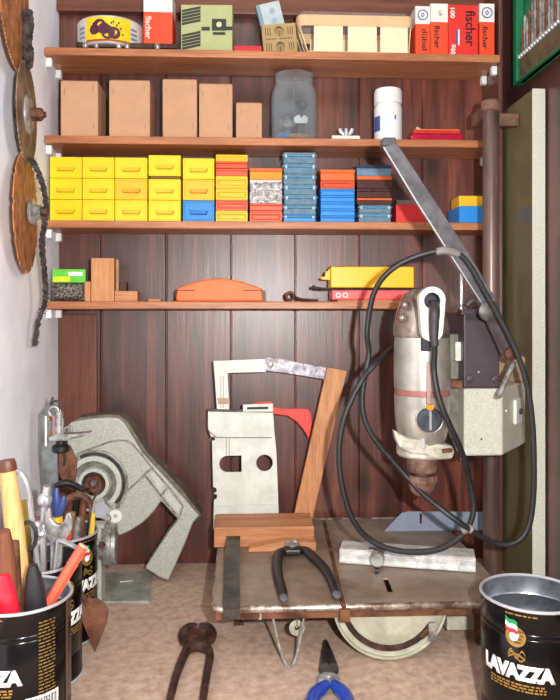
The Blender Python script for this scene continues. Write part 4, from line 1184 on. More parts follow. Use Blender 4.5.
# dark bar
bm = B()
c = [P(233.5, 538, 1.0335), P(232, 590, .885), P(231.5, 604, .842), P(231.5, 613, .8255)]
c = [Vector((P(233.5, 538, 1.0335).x, 1.030, .093)), Vector((P(232, 600, .93).x, .93, .0855)), Vector((P(231.5, 600, .832).x, .832, .0785)), Vector((P(231.5, 600, .826).x, .8262, .075)), Vector((P(231.5, 600, .826).x, .8258, .064))]
tube(bm, c, .0098, 4, flat=(.16 * 1.414, 1.0 * 1.414), up=(0, 0, 1))
tag(obj('steel_bar', bm, two('dark oiled steel', (52, 46, 44), (84, 76, 72), .4, .5, 40)), 'flat dark steel bar running from the wood block over the saw table edge', 'steel bar')
# black pliers on the table
t = thing('pliers', 'pliers with black rubber handles lying open on the saw table', 'pliers')
zq = TZ + .0075
def pz(l, z): return [onz(a, b, z) for a, b in l]
h1 = pz([(288, 550), (280, 553), (277, 562), (278, 576), (282, 590), (284, 598)], zq)
h2 = pz([(297, 550), (306, 551), (315, 559), (325, 569), (332, 581), (337, 595)], zq)
for h_ in (h1, h2):
    bm = B(); tube(bm, smooth_pts(h_[:], 5), [.006, .0075, .0072, .0065, .006, .005], 12, flat=(.75, 1)); obj('rubber_grip', bm, m_black, t, smooth=True)
    tip = h_[-1]; d_ = (h_[-1] - h_[-2]).normalized()
    bm = B(); tube(bm, [tip - d_ * .003, tip + d_ * .004, tip + d_ * .007], [.0056, .005, .002], 12, flat=(.75, 1)); obj('grip_tip', bm, plain('grey rubber', (92, 92, 96), .5), t, smooth=True)
bm = B(); box(bm, *sum([[min(p.x for p in (h1[0], h2[0])) - .006, max(p.x for p in (h1[0], h2[0])) + .006], [h1[1].y - .002, h1[0].y + .006], [TZ + .003, TZ + .0125]], [])); obj('joint', bm, m_black, t, bev=.003)
jx = (h1[0].x + h2[0].x) / 2; jy = h1[0].y + .001
for s in (-1, 1):
    bm = B(); tube(bm, [Vector((jx + s * .003, jy, zq)), Vector((jx + s * .0065, jy + .010, zq + .004)), Vector((jx + s * .003, min(1.015, jy + .022), zq + .009))], [.006, .0055, .003], 10, flat=(.8, 1)); obj('jaw', bm, m_steel, t, smooth=True)
bm = B(); lathe(bm, [(.005, 0), (.005, .003), (0, .0036)], 14, Matrix.Translation((jx, jy, zq + .004))); obj('rivet', bm, m_steel, t, smooth=True)

# ------------------------------------------------------------ white plate with holes behind the block
Yq = 1.125
t = thing('steel_plate', 'white sheet metal plate with a D-shaped and a round hole, behind the wood block', 'plate')
o_ = pp([(208, 411), (273, 412), (274.5, 432), (276.5, 452), (279, 520), (278, 531), (213, 531), (214, 500), (217, 498), (217, 494.5), (213.5, 494), (217, 491), (216, 488), (213, 487), (212, 441), (215, 440), (214.5, 436.5), (211, 437), (208, 428)], Yq)
o_ = [(x, max(z, TZ + .0006)) for x, z in o_]
hD = pp([(223, 456), (241, 456), (241, 472), (225, 472)], Yq)
dcx, dcz = (P(227.5, 464, Yq).x, P(227.5, 464, Yq).z); rD = 8.2 * Yq / F
hD = [(P(241.5, 464, Yq).x, dcz + rD), (P(241.5, 464, Yq).x, dcz - rD)] + [(dcx + rD * math.cos(a), dcz + rD * math.sin(a)) for a in [D(270 - i * 15) for i in range(13)]]
cq = P(264.5, 463, Yq)
hC = circ(cq.x, cq.z, 8.3 * Yq / F, 26)
bm = B(); poly(bm, o_, Yq, Yq + .0025, holes=[hD, hC]); obj('sheet', bm, m_ivory, t, bev=.0004)
bm = B(); tube(bm, smooth_pts(px3([(209, 431), (215, 436), (222, 437.5), (272, 437.5)], Yq), 4), .0009, 6); obj('pressed_edge', bm, plain('grey worn edge', (128, 126, 116), .5), t, smooth=True)
bm = B(); poly(bm, pp([(208, 409), (273, 410.5), (273, 412.5), (208, 411.5)], Yq), Yq - .001, Yq + .006); obj('top_fold', bm, m_dsteel, t)
bm = B(); tube(bm, smooth_pts(px3([(214, 512), (222, 505), (276, 504)], Yq), 4), .0008, 6); obj('pressed_edge', bm, plain('pale worn edge', (206, 206, 194), .5), t, smooth=True)
for x_ in (226, 229):
    bm = B(); box(bm, P(x_, 440, Yq).x, P(x_ + .6, 440, Yq).x, Yq - .0002, Yq, P(x_, 455, Yq).z, P(x_, 438, Yq).z); obj('scribed_line', bm, m_staple, t)
# small slotted tab
bm = B(); poly(bm, pp([(243, 404.5), (273, 403.5), (273, 411.5), (243, 411.5)], Yq - .003), Yq - .005, Yq - .002, holes=[pp([(247, 407), (268, 406.5), (268, 409), (247, 409.5)], Yq - .003)])
obj('slotted_tab', bm, m_ivory, t, bev=.0003)
bm = B(); box(bm, P(246, 408, Yq).x, P(269, 408, Yq).x, Yq - .0018, Yq - .0008, P(250, 410, Yq).z, P(250, 406, Yq).z); obj('slot_shadow_strip', bm, m_ink, t)
for x_ in (251, 256, 264):
    c = P(x_, 408, Yq - .005); bm = B(); lathe(bm, [(.0017, 0), (.0017, .001), (0, .001)], 10, Matrix.Translation(c) @ Matrix.Rotation(PI / 2, 4, 'X')); obj('tab_rivet', bm, m_dsteel, t)
# L-shaped square
Ys = Yq + .0026
bm = B(); poly(bm, pp([(213.5, 361), (265, 359), (266, 372), (227.5, 373), (229.5, 411), (230, 440), (218, 440), (217, 411)], Ys), Ys, Ys + .0025); obj('square_blade', bm, m_ivory, t, bev=.0004)
bm = B(); poly(bm, pp([(217.5, 398), (229.5, 398), (229.8, 404), (217.8, 404)], Ys), Ys - .0006, Ys); obj('dark_band', bm, m_staple, t)
for x_ in (220.5, 223):
    bm = B(); box(bm, P(x_, 400, Ys).x, P(x_ + .7, 400, Ys).x, Ys - .0003, Ys, P(x_, 408, Ys).z, P(x_, 376, Ys).z); obj('scribed_line', bm, m_staple, t)
Ys = 1.152
t = thing('sliding_bevel', 'mottled blue grey steel blade bolted to a pine stick, reaching left to the ivory strip', 'bevel gauge')
bm = B(); poly(bm, pp([(264, 359), (268, 357.5), (284, 359), (300, 363), (336, 369), (336, 382), (310, 377), (284, 373), (266, 371)], Ys - .004), Ys - .004, Ys - .0015); obj('bevel_blade', bm, two('mottled blue steel', (98, 84, 86), (150, 152, 162), .35, .6, 90), t, bev=.0004)
c = P(270.5, 365, Ys - .004); bm = B(); lathe(bm, [(.0052, 0), (.0045, .002), (0, .003)], 14, Matrix.Translation(c) @ Matrix.Rotation(PI / 2, 4, 'X')); obj('rivet', bm, m_steel, t, smooth=True)
zb_ = TZ + .0006
Yt_ = 1.135
bot = [P(294, 515, Yt_), P(313, 515, Yt_)]
bm = B(); poly(bm, pp([(327.5, 367), (347, 371), (312, 521), (312, 526), (291.5, 526)], Yt_), Yt_, Yt_ + .012)
obj('stick_handle', bm, wood('stick wood', (188, 124, 80), (214, 152, 104), 'z', .5), t, bev=.001)
# red curved plastic
bm = B(); poly(bm, pp([(253, 404), (255, 402.5), (272, 401.5), (273, 407), (286, 409), (300, 408.5), (308, 409), (311, 413), (312, 423), (309, 439), (303, 429), (296, 421), (288, 416), (273, 414)], 1.147), 1.147, 1.151)
tag(obj('plastic_guard', bm, plain('scarlet plastic', (226, 62, 52), .4, var=.04), bev=.0008), 'curved scarlet plastic guard between the white plate and the pine stick', 'guard')
# angle gauge at the back
Yg_ = 1.10
pts = [(384, 538), (402, 513), (409, 511.5), (484, 512), (486, 541)]
o_ = [(P(a, b, Yg_).x, max(P(a, b, Yg_).z, TZ + .0006)) for a, b in pts]
sx = P(421, 518, Yg_)
bm = B(); poly(bm, o_, Yg_, Yg_ + .003, holes=[[(sx.x - .0016, sx.z - .009), (sx.x + .0016, sx.z - .009), (sx.x + .0016, sx.z + .006), (sx.x - .0016, sx.z + .006)]])
tag(obj('angle_plate', bm, plain('blue grey paint', (134, 142, 160), .45, var=.06), bev=.0006), 'blue grey metal plate with sloping end, at the back right of the saw table', 'plate')
# ------------------------------------------------------------ cabinet side panel and green rack
Ypn = 1.01
x0 = P(533, 300, Ypn).x; x1 = P(545.5, 300, Ypn).x
zt = P(533, 89, Ypn).z
t = thing('metal_cabinet', 'tall olive enamelled steel cabinet with pale front edge, right of the drill', 'panel')
bm = B(); box(bm, x0, x1, Ypn + .003, Yw - .002, .0005, zt); obj('side_sheet', bm, m_hamd, t)
bm = B(); box(bm, x0 - .0006, x1, Ypn, Ypn + .003, .0005, zt + .001); obj('front_edge', bm, two('pale speckled enamel', (186, 187, 172), (204, 205, 190), .5, .0, 400), t, bev=.0008, label='pale speckled front edge')
# bolts on it
# green rack
x_ = .41
yA, yB = P(513, 60, 1.1).y, .90
xk = P(513, 60, 1.10).x
zb_ = P(513, 84, 1.10).z
t = thing('bit_rack', 'green wall rack holding a row of steel bits at the top right corner', 'rack')
bm = B(); box(bm, xk + .012, XR - .0005, .86, 1.10, zb_ - .003, 1.0); obj('back_board', bm, two('green board', (22, 92, 62), (40, 128, 88), .45, 0, 30), t, bev=.001)
bm = B(); box(bm, xk, xk + .0118, 1.086, 1.10, zb_ - .003, 1.0); obj('frame_side', bm, plain('green enamel', (20, 112, 74), .4), t, bev=.001)
bm = B(); box(bm, xk + .004, xk + .0118, .86, 1.0858, zb_ - .003, zb_ + .034); obj('ledge', bm, two('olive ledge', (70, 66, 48), (98, 92, 66), .5, 0, 60), t, bev=.001)
bm = B(); box(bm, xk, xk + .0118, .86, 1.0858, zb_ - .003, zb_ - .0004); obj('frame_bottom', bm, MATS['green enamel'], t)
n = 22
for i in range(n):
    y = 1.078 - i * .0098
    r = .0022 + .00006 * i
    L_ = .045 + i * .005 + random.uniform(-.006, .01)
    tt = thing('drill_bit', 'steel drill bit with a pale round end in the green rack', 'drill bit', 'drill bits in the green rack')
    bm = B(); tube(bm, [Vector((xk + .0062, y, zb_ + .0345 + L_ * q / 12)) for q in range(13)], [r * (1.0 if q % 2 else .72) for q in range(12)] + [r * .3], 7); obj('bit_flutes', bm, m_steel if i % 3 else two('copper brown bit', (110, 70, 48), (170, 120, 86), .35, .7, 80), tt, smooth=True)
    bm = B(); bmesh.ops.create_uvsphere(bm, u_segments=10, v_segments=6, radius=.0034); bmesh.ops.translate(bm, vec=(xk + .0015, y, zb_ + .034), verts=bm.verts); obj('bit_end', bm, m_tin, tt, smooth=True)

# ------------------------------------------------------------ drill stand
t = thing('drill_stand', 'drill stand with round column, pale enamelled carriage and long grey feed lever', 'drill stand')
Yc = 1.0
cb = P(491, 308, Yc)
rc = 8.3 * Yc / F
ctop = P(491, 104, Yc).z
Yc2 = 1.0
m_col = two('rusty brown column', (78, 60, 54), (112, 90, 82), .34, .3, 24, stretch=(1, 1, .15))
bm = B(); lathe(bm, [(rc, 0.0004), (rc, ctop - CZ + CZ), (rc * .8, ctop + .001), (0, ctop + .001)], 32, Matrix.Translation((cb.x, Yc, 0))); obj('column', bm, m_col, t, smooth=True)
bm = B(); lathe(bm, [(rc * 2, .0004), (rc * 2, .01), (rc * 1.3, .014), (rc * 1.02, .02), (rc * 1.02, .0005)], 28, Matrix.Translation((cb.x, Yc, 0)), cap=False); obj('column_foot', bm, m_col, t, smooth=True)
bm = B(); lathe(bm, [(rc * 1.0, 0), (rc * 1.22, .002), (rc * 1.22, .014), (rc * .9, .017), (0, .017)], 28, Matrix.Translation((cb.x, Yc, ctop - .012))); obj('column_cap', bm, two('brown primer', (96, 66, 54), (128, 92, 76), .55, .1, 60), t, smooth=True)
bm = B(); c0 = P(497, 115, Yc); c1 = P(517, 102, Yc); box(bm, c0.x - .004, x0 - .0012, Yc + .058, Yc + .072, c0.z, c1.z); box(bm, cb.x - .006, cb.x + .008, Yc + .003, Yc + .072, c0.z, c1.z); obj('wall_strut', bm, MATS['brown primer'], t, bev=.0015)
# carriage
Yh = .905
fx0 = P(464, 420, Yh).x; fx1 = P(502.5, 420, Yh).x
zt_, zm, zb_ = P(480, 312, Yh).z, P(480, 388.5, Yh).z, P(480, 456, Yh).z
hx = P(525, 420, .985).x
m_carr = two('pale green enamel', (176, 177, 162), (196, 197, 182), .42, .0, 420, .4, .6, bmp=.25)
def hull(z0, z1, cut=0.0, inset=0.0):
    bm = B()
    out = [(fx0 + inset, Yh), (fx1 - inset, Yh), (hx - inset, .985), (hx - inset, 1.02), (fx0 + inset, 1.02)]
    a_ = [bm.verts.new((p[0], p[1], z0)) for p in out]; b_ = [bm.verts.new((p[0], p[1], z1)) for p in out]
    n = len(out)
    for i in range(n): bm.faces.new((a_[i], a_[(i + 1) % n], b_[(i + 1) % n], b_[i]))
    bm.faces.new(list(reversed(a_))); bm.faces.new(b_)
    return bm
obj('carriage_housing', hull(zb_, zm), m_carr, t, bev=.0025)
bm = B(); box(bm, fx1 - .002, hx - .003, .975, 1.02, zm + .0003, P(510, 356, .985).z); obj('side_guard', bm, two('tan stained metal', (130, 104, 76), (160, 134, 104), .5, .1, 30), t, bev=.002)
bm = B(); M = Matrix.Translation(P(517, 411, .9535)) @ Matrix.Rotation(math.atan2(.985 - Yh, hx - fx1), 4, 'Z')
box(bm, -.014, .014, -.0035, .0035, -.016, .016, M); obj('bolt_plate', bm, m_ivory, t, bev=.0006)
bm = B(); lathe(bm, [(.0042, 0), (.0042, .003), (0, .004)], 6, M @ Matrix.Translation((0, -.0036, 0)) @ Matrix.Rotation(PI / 2, 4, 'X')); obj('bolt_head', bm, m_dsteel, t)
c = P(506, 411, .917); bm = B(); bmesh.ops.create_uvsphere(bm, u_segments=10, v_segments=6, radius=.0022); bmesh.ops.translate(bm, vec=c, verts=bm.verts); obj('rivet', bm, m_tin, t)
# dark cover
m_cov = plain('dark aubergine enamel', (62, 50, 56), .42, var=.1)
bm = B(); box(bm, fx0, P(500, 340, Yh).x, Yh + .001, Yh + .085, zm + .0004, zt_); obj('cover_plate', bm, m_cov, t, bev=.002)
bm = B(); box(bm, fx0 - .004, P(495, 312, Yh).x, Yh - .003, Yh + .02, zt_ - .004, zt_ + .004); obj('cover_lip', bm, m_cov, t, bev=.0012)
bm = B(); box(bm, P(466, 318, Yh).x, P(482, 318, Yh).x, Yh - .0006, Yh + .002, P(474, 320, Yh).z, P(474, 316, Yh).z); obj('cover_slot', bm, m_ink, t)
for px_ in (470, 495):
    c = P(px_, 379, Yh); bm = B(); lathe(bm, [(.0048, 0), (.0046, .002), (0, .003)], 16, Matrix.Translation(c) @ Matrix.Rotation(PI / 2, 4, 'X')); obj('cover_bolt', bm, m_cov, t, smooth=True)
for (px_, py_) in ((481.5, 439), (478.5, 372)):
    c = P(px_, py_, Yh); bm = B(); lathe(bm, [(.0013, 0), (.0013, .0006), (0, .0006)], 10, Matrix.Translation(c) @ Matrix.Rotation(PI / 2, 4, 'X')); obj('tiny_screw', bm, m_dsteel if py_ > 400 else m_tin, t)
# chrome slide rod and shims, left of cover
bm = B(); tube(bm, [P(461.5, 262, .93), P(461.5, 460, .93)], .0022, 12); obj('slide_rod', bm, m_chrome, t, smooth=True)
bm = B(); box(bm, P(455, 350, .92).x, P(463.5, 350, .92).x, .918, .935, P(460, 361, .92).z, P(460, 342, .92).z); obj('slide_block', bm, m_ivory, t, bev=.001)
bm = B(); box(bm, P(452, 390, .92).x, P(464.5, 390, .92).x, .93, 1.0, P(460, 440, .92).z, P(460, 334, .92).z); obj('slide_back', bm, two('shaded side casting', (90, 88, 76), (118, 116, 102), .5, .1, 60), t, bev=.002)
# drill clamp arm
bm = B(); box(bm, P(446, 384, .915).x, P(465, 384, .915).x, .912, .93, P(455, 388, .915).z, P(455, 380, .915).z); obj('clamp_arm', bm, m_rust, t, bev=.001)
bm = B(); box(bm, P(440, 440, .94).x, P(465, 440, .94).x, .94, .965, P(455, 452, .94).z, P(455, 436, .94).z); obj('clamp_arm', bm, m_dsteel, t, bev=.001)
# lever
m_lev = two('grey painted lever', (74, 72, 76), (98, 96, 100), .45, .1, 60)
def flatbar(p, q, w, th, mat, name, side=(0, 0)):
    bm = B(); tube(bm, [p, q], w * .7071, 4, flat=(1, th / w), up=(q - p).cross(Vector((0, 1, 0))).normalized())
    return obj(name, bm, mat, t, bev=.0008)
def strip(pts_l, pts_r, Ya_, Yb_, d, mat, name):
    """flat bar given by left and right pixel edges, running in depth from Ya_ to Yb_"""
    bm = B(); ring_ = []
    n = len(pts_l)
    Ls = []; 
    for i in range(n):
        Y = Ya_ + (Yb_ - Ya_) * i / (n - 1)
        Ls.append((P(*pts_l[i], Y), P(*pts_r[i], Y)))
    front = [(bm.verts.new(a), bm.verts.new(b)) for a, b in Ls]
    back = [(bm.verts.new(a + Vector((0, d, 0))), bm.verts.new(b + Vector((0, d, 0)))) for a, b in Ls]
    for i in range(n - 1):
        (a, b), (c, d_) = front[i], front[i + 1]; (e, f), (g, h) = back[i], back[i + 1]
        bm.faces.new((a, b, d_, c)); bm.faces.new((e, g, h, f)); bm.faces.new((a, c, g, e)); bm.faces.new((b, f, h, d_))
    bm.faces.new((front[0][0], back[0][0], back[0][1], front[0][1])); bm.faces.new((front[-1][0], front[-1][1], back[-1][1], back[-1][0]))
    return obj(name, bm, mat, t, bev=.0008)
strip([(383, 147), (416, 202), (448, 252), (483, 306)], [(397, 143), (430, 193), (464, 245), (495, 297)], .84, .875, .006, m_lev, 'feed_lever')
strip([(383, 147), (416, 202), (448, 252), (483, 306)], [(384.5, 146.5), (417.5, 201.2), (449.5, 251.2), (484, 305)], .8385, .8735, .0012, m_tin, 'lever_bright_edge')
c = P(390, 141, .845); bm = B(); box(bm, c.x - .009, c.x + .007, .842, .862, c.z - .006, c.z + .004); obj('lever_end', bm, m_lev, t, bev=.002)
strip([(482, 306), (486, 320), (503, 358)], [(497, 300), (505, 328), (518, 352)], .876, .886, .006, two('dark grey painted lever', (66, 58, 60), (88, 80, 82), .45, .3, 60), 'crank_link')
c = P(488, 311, .872); bm = B(); lathe(bm, [(.013, 0), (.013, .006), (.006, .008), (0, .008)], 24, Matrix.Translation(c) @ Matrix.Rotation(PI / 2, 4, 'X')); obj('lever_pivot', bm, m_dsteel, t, smooth=True)
c = P(488, 311, .87); bm = B(); lathe(bm, [(.006, 0), (.006, .05), (0, .05)], 16, Matrix.Translation(c) @ Matrix.Rotation(-PI / 2, 4, 'X')); obj('pivot_pin', bm, m_dsteel, t, smooth=True)
c = P(510, 354, .882); bm = B(); lathe(bm, [(.008, 0), (.008, .006), (.004, .008), (0, .008)], 16, Matrix.Translation(c) @ Matrix.Rotation(PI / 2, 4, 'X')); obj('link_bolt', bm, m_rust, t, smooth=True)
c = P(510, 354, .885); bm = B(); tube(bm, [c, Vector((c.x, .985, c.z))], .004, 10); obj('pivot_pin', bm, m_dsteel, t, smooth=True)
bm = B(); tube(bm, [P(514, 362, .88), P(498.5, 397, .86)], .0034, 12); obj('lock_handle', bm, m_steel, t, smooth=True)
bm = B(); tube(bm, smooth_pts(px3([(466, 306), (474, 300), (482, 304)], .885), 5), .0045, 10); obj('spring_arm', bm, m_dsteel, t, smooth=True)

# ------------------------------------------------------------ power drill
t = thing('power_drill', 'old silver electric drill with black cable clamped upright in the stand', 'drill')
Yd = .895
ds = Yd / F
def zd(y): return P(422, y, Yd).z
cx = P(422, 380, Yd).x
prof = [(26, 452), (28.5, 449)]
m_alu = two('satin cast aluminium', (158, 153, 144), (186, 182, 172), .32, .6, 50, .3, .7, bmp=.06)
m_alud = two('darker polished casting', (112, 94, 84), (170, 158, 148), .25, .6, 40, .35, .65, bmp=.1)
def lat(pts, name, mat, n=40, dx=0, dy=0, sy=1.0):
    bm = B(); pr = [(r * ds, zd(y)) for r, y in pts]
    lathe(bm, [(0, pr[0][1])] + pr + [(0, pr[-1][1])], n, Matrix.Translation((cx + dx, Yd + dy, 0)) @ Matrix.Diagonal((1, sy, 1, 1)), cap=False)
    return obj(name, bm, mat, t, smooth=True)
lat([(16, 446), (20, 444), (24, 437), (26.5, 425), (27.6, 410), (28, 394)], 'motor_housing', m_alu, sy=1.05)
lat([(27.4, 393.8), (27.6, 391), (27.4, 388.2)], 'colour_band', plain('faded red band', (150, 92, 84), .5), sy=1.05)
lat([(28, 388), (28.3, 370), (28.2, 350), (27.4, 337)], 'gear_housing', m_alu, sy=1.05)
lat([(27, 336.8), (28, 334), (27.5, 324), (25, 312), (21, 301), (16, 293), (10, 289)], 'rear_dome', m_alud, dx=-.001, sy=1.0)
# rear ribs
for (px_, py_) in ((402, 318), (405, 305), (412, 330)):
    c = P(px_, py_, Yd - .024); bm = B(); bmesh.ops.create_uvsphere(bm, u_segments=14, v_segments=8, radius=.0055); bmesh.ops.translate(bm, vec=c, verts=bm.verts); obj('housing_boss', bm, m_alud, t, smooth=True)
# handle head: rounded oblong facing viewer
Yhd = .838
hcx = P(432.5, 300, Yhd); hcz2 = P(432.5, 331, Yhd)
r1 = 13.6 * Yhd / F; r2 = 11 * Yhd / F
ol = circ(hcx.x, hcx.z, r1, 16, None, 0, PI) + circ(hcz2.x, hcz2.z, r2, 10, None, PI, 2 * PI)
inn = circ(hcx.x, hcx.z - .001, r1 * .62, 20)
bm = B(); poly(bm, ol, Yhd, Yhd + .012, holes=[inn]); obj('handle_cap', bm, plain('cream plastic', (220, 218, 214), .3, var=.03, coat=.3), t, bev=.002, seg=3)
bm = B(); poly(bm, [(x, z) for x, z in circ(hcx.x, hcx.z, r1 * .97, 16, None, 0, PI) + circ(hcz2.x, hcz2.z, r2 * .97, 10, None, PI, 2 * PI)], Yhd + .0122, Yd - .005); obj('handle_neck', bm, m_alud, t, bev=.002)
bm = B(); lathe(bm, [(r1 * .6, .0), (r1 * .6, .006), (r1 * .42, .0075), (r1 * .42, .002), (0, .002)], 24, Matrix.Translation((hcx.x, Yhd + .008, hcx.z - .001)) @ Matrix.Rotation(PI / 2, 4, 'X'), cap=False); obj('cable_grommet', bm, m_black, t, smooth=True)
# strain relief sleeve
bm = B(); tube(bm, smooth_pts(px3([(434, 301), (434, 304)], Yhd + .004) + px3([(434.5, 312), (434, 325), (434, 338), (435, 346)], Yhd - .010), 5), [.0062, .0066, .0064, .0058, .005, .0046], 14); obj('cable_sleeve', bm, plain('matt dark rubber', (50, 46, 48), .55), t, smooth=True)
bm = B(); box(bm, P(421, 346, .858).x, P(430, 346, .858).x, .852, .875, P(425, 351, .858).z, P(425, 338, .858).z); obj('trigger', bm, m_ink, t, bev=.001)
bm = B(); box(bm, P(426, 380, .86).x, P(430, 380, .86).x, .8545, .865, P(428, 404, .86).z, P(428, 362, .86).z); obj('speed_slider', bm, plain('dull pink lever', (168, 138, 132), .4, .3), t, bev=.0008)
bm = B(); box(bm, P(426, 406, .86).x, P(432, 406, .86).x, .852, .866, P(428, 409, .86).z, P(428, 404, .86).z); obj('amber_tab', bm, m_amber, t, bev=.0005)
c = P(428.5, 419, .864)
bm = B(); lathe(bm, [(12.5 * .864 / F, 0), (12.5 * .864 / F, .007), (11.5 * .864 / F, .0085), (0, .009)], 36, Matrix.Translation(c) @ Matrix.Rotation(PI / 2, 4, 'X')); obj('gear_selector', bm, two('blued dial steel', (70, 76, 88), (112, 118, 128), .25, .8, 60), t, smooth=True)
ringc = Vector((c.x, c.y - .002, c.z))
ring(ringc, 13.5 * .864 / F, .0016, .004, m_alu, 'selector_rim', parent=t)
bm = B(); box(bm, c.x - .0012, c.x + .0012, c.y - .0098, c.y - .0088, c.z - .012, c.z + .012); obj('selector_grip', bm, m_chrome, t)
bm = B(); box(bm, P(396, 385, .87).x, P(412, 385, .87).x, .8655, .8665, P(404, 386, .87).z, P(404, 384.6, .87).z); bm.free()
# collar
m_col2 = two('pale clamp casting', (172, 168, 152), (206, 202, 188), .35, .4, 60)
bm = B()
cl = []
lathe(bm, [(0, zd(455)), (24 * ds, zd(455)), (25.5 * ds, zd(453)), (25.5 * ds, zd(446)), (22 * ds, zd(444)), (0, zd(444))], 36, Matrix.Translation((cx, Yd, 0)), cap=False); obj('clamp_collar', bm, m_col2, t, smooth=True)
Yk = .862
bm = B(); poly(bm, pp([(394, 430), (400, 434), (408, 438), (422, 441), (430, 446), (440, 444), (452, 446), (455, 452), (452, 459), (440, 460), (424, 455), (412, 454), (400, 448), (396, 440)], Yk), Yk, Yk + .014); obj('clamp_lug', bm, m_col2, t, bev=.002)
for l in ([(402, 440), (415, 443), (415, 449), (402, 447)], [(434, 449), (450, 449), (450, 454), (434, 454)]):
    bm = B(); poly(bm, pp(l, Yk), Yk - .003, Yk + .001); obj('lug_rib', bm, m_col2, t, bev=.0008)
bm = B(); tube(bm, [P(423, 438, Yk - .002), P(423, 448, Yk - .002)], .003, 8); obj('clamp_screw', bm, m_tin, t, smooth=True)
bm = B(); tube(bm, [P(442, 451, Yk - .004), P(452, 450, Yk - .004)], .0026, 8); obj('clamp_screw', bm, m_rust, t, smooth=True)
# chuck
m_chuck = two('brown chuck steel', (98, 70, 60), (146, 114, 100), .42, .3, 50)
lat([(15, 455.5), (15.2, 466), (14.6, 470), (14.2, 471)], 'chuck_collar', m_chuck)
lat([(12.5, 471.2), (12.5, 474)], 'chuck_groove', m_drust)
lat([(14.6, 474.2), (14.8, 480), (13.6, 483), (12.8, 486), (12, 490), (8.5, 494), (5, 495.5)], 'chuck_sleeve', m_chuck)
for k in range(7):
    a = PI + k * PI / 6
    p0 = Vector((cx + 14.6 * ds * math.cos(a), Yd + 14.6 * ds * math.sin(a), zd(479.5))); p1 = p0 + Vector((0, 0, .006))
    bm = B(); tube(bm, [p0, p1], .0009, 4); obj('chuck_knurl', bm, m_chuck, t)
# cable
m_cable = plain('black cable', (28, 27, 29), .5, var=.15)
Yk = .845
path = [(434.5, 340, .830), (434.5, 352, .834), (434, 370, .838), (437, 390, .836), (443, 410, .834), (450, 426, .836), (458, 443, .842), (465, 462, .85), (470, 483, .86), (473.5, 505, .862), (471, 521, .862), (464, 533, .864), (452, 543, .866), (436, 550, .87), (412, 552, .876), (390, 549, .88), (372, 541, .885), (358, 528, .885), (348, 508, .885), (341, 480, .885), (339, 452, .885), (342, 426, .885), (350, 403, .885), (362, 380, .885), (377, 362, .885), (393, 348, .94), (410, 340, .975), (432, 332, .985), (447, 330, .975), (450, 345, .97), (452, 372, .96), (450, 400, .95), (449, 425, .95), (450, 448, .94), (455, 468, .91), (461, 490, .89), (467, 508, .876), (478, 512, .875)]
bm = B(); tube(bm, smooth_pts([P(a, b, y) for a, b, y in path[:26]], 6), .0036, 10); obj('cable', bm, m_cable, t, smooth=True)
path2 = [(393, 348, .94), (376, 361, .905), (366, 372, .90)]
loop = [(369, 352, .895), (367, 335, .89), (369, 315, .888), (373, 296, .884), (382, 279, .878), (398, 265, .872), (418, 256, .866), (440, 251, .862), (458, 254, .862), (470, 266, .862), (482, 287, .862), (496, 312, .862), (510, 338, .862), (521, 364, .862), (529, 395, .862), (533, 430, .862), (534, 465, .862), (533.5, 495, .862), (530, 522, .862), (522, 538, .862), (508, 545, .862), (492, 542, .862), (474, 532, .858), (456, 520, .858), (440, 508, .865), (424, 495, .878), (408, 478, .892), (392, 460, .895), (376, 441, .895), (365, 421, .895), (362, 398, .895), (365, 375, .895), (369, 352, .895)]
bm = B(); tube(bm, smooth_pts([P(a, b, y) for a, b, y in loop[:-1]], 6, closed=True), .0035, 10, closed=True); obj('cable_coil', bm, m_cable, t, smooth=True)
m_tape = plain('grey tape', (124, 118, 116), .5, var=.2)
bm = B(); tube(bm, smooth_pts([P(a, b, y) for a, b, y in ((436, 252, .8635), (444, 250.5, .862), (452, 252, .862), (459, 254.5, .862))], 4), [.0045, .0052, .005, .0046], 10); obj('cable_tie', bm, m_tape, t, smooth=True)
bm = B(); tube(bm, smooth_pts([P(a, b, y) for a, b, y in ((463, 532, .862), (468, 528, .86), (473, 531, .857))], 4), [.004, .0052, .0045], 10); obj('cable_tie', bm, m_tape, t, smooth=True)
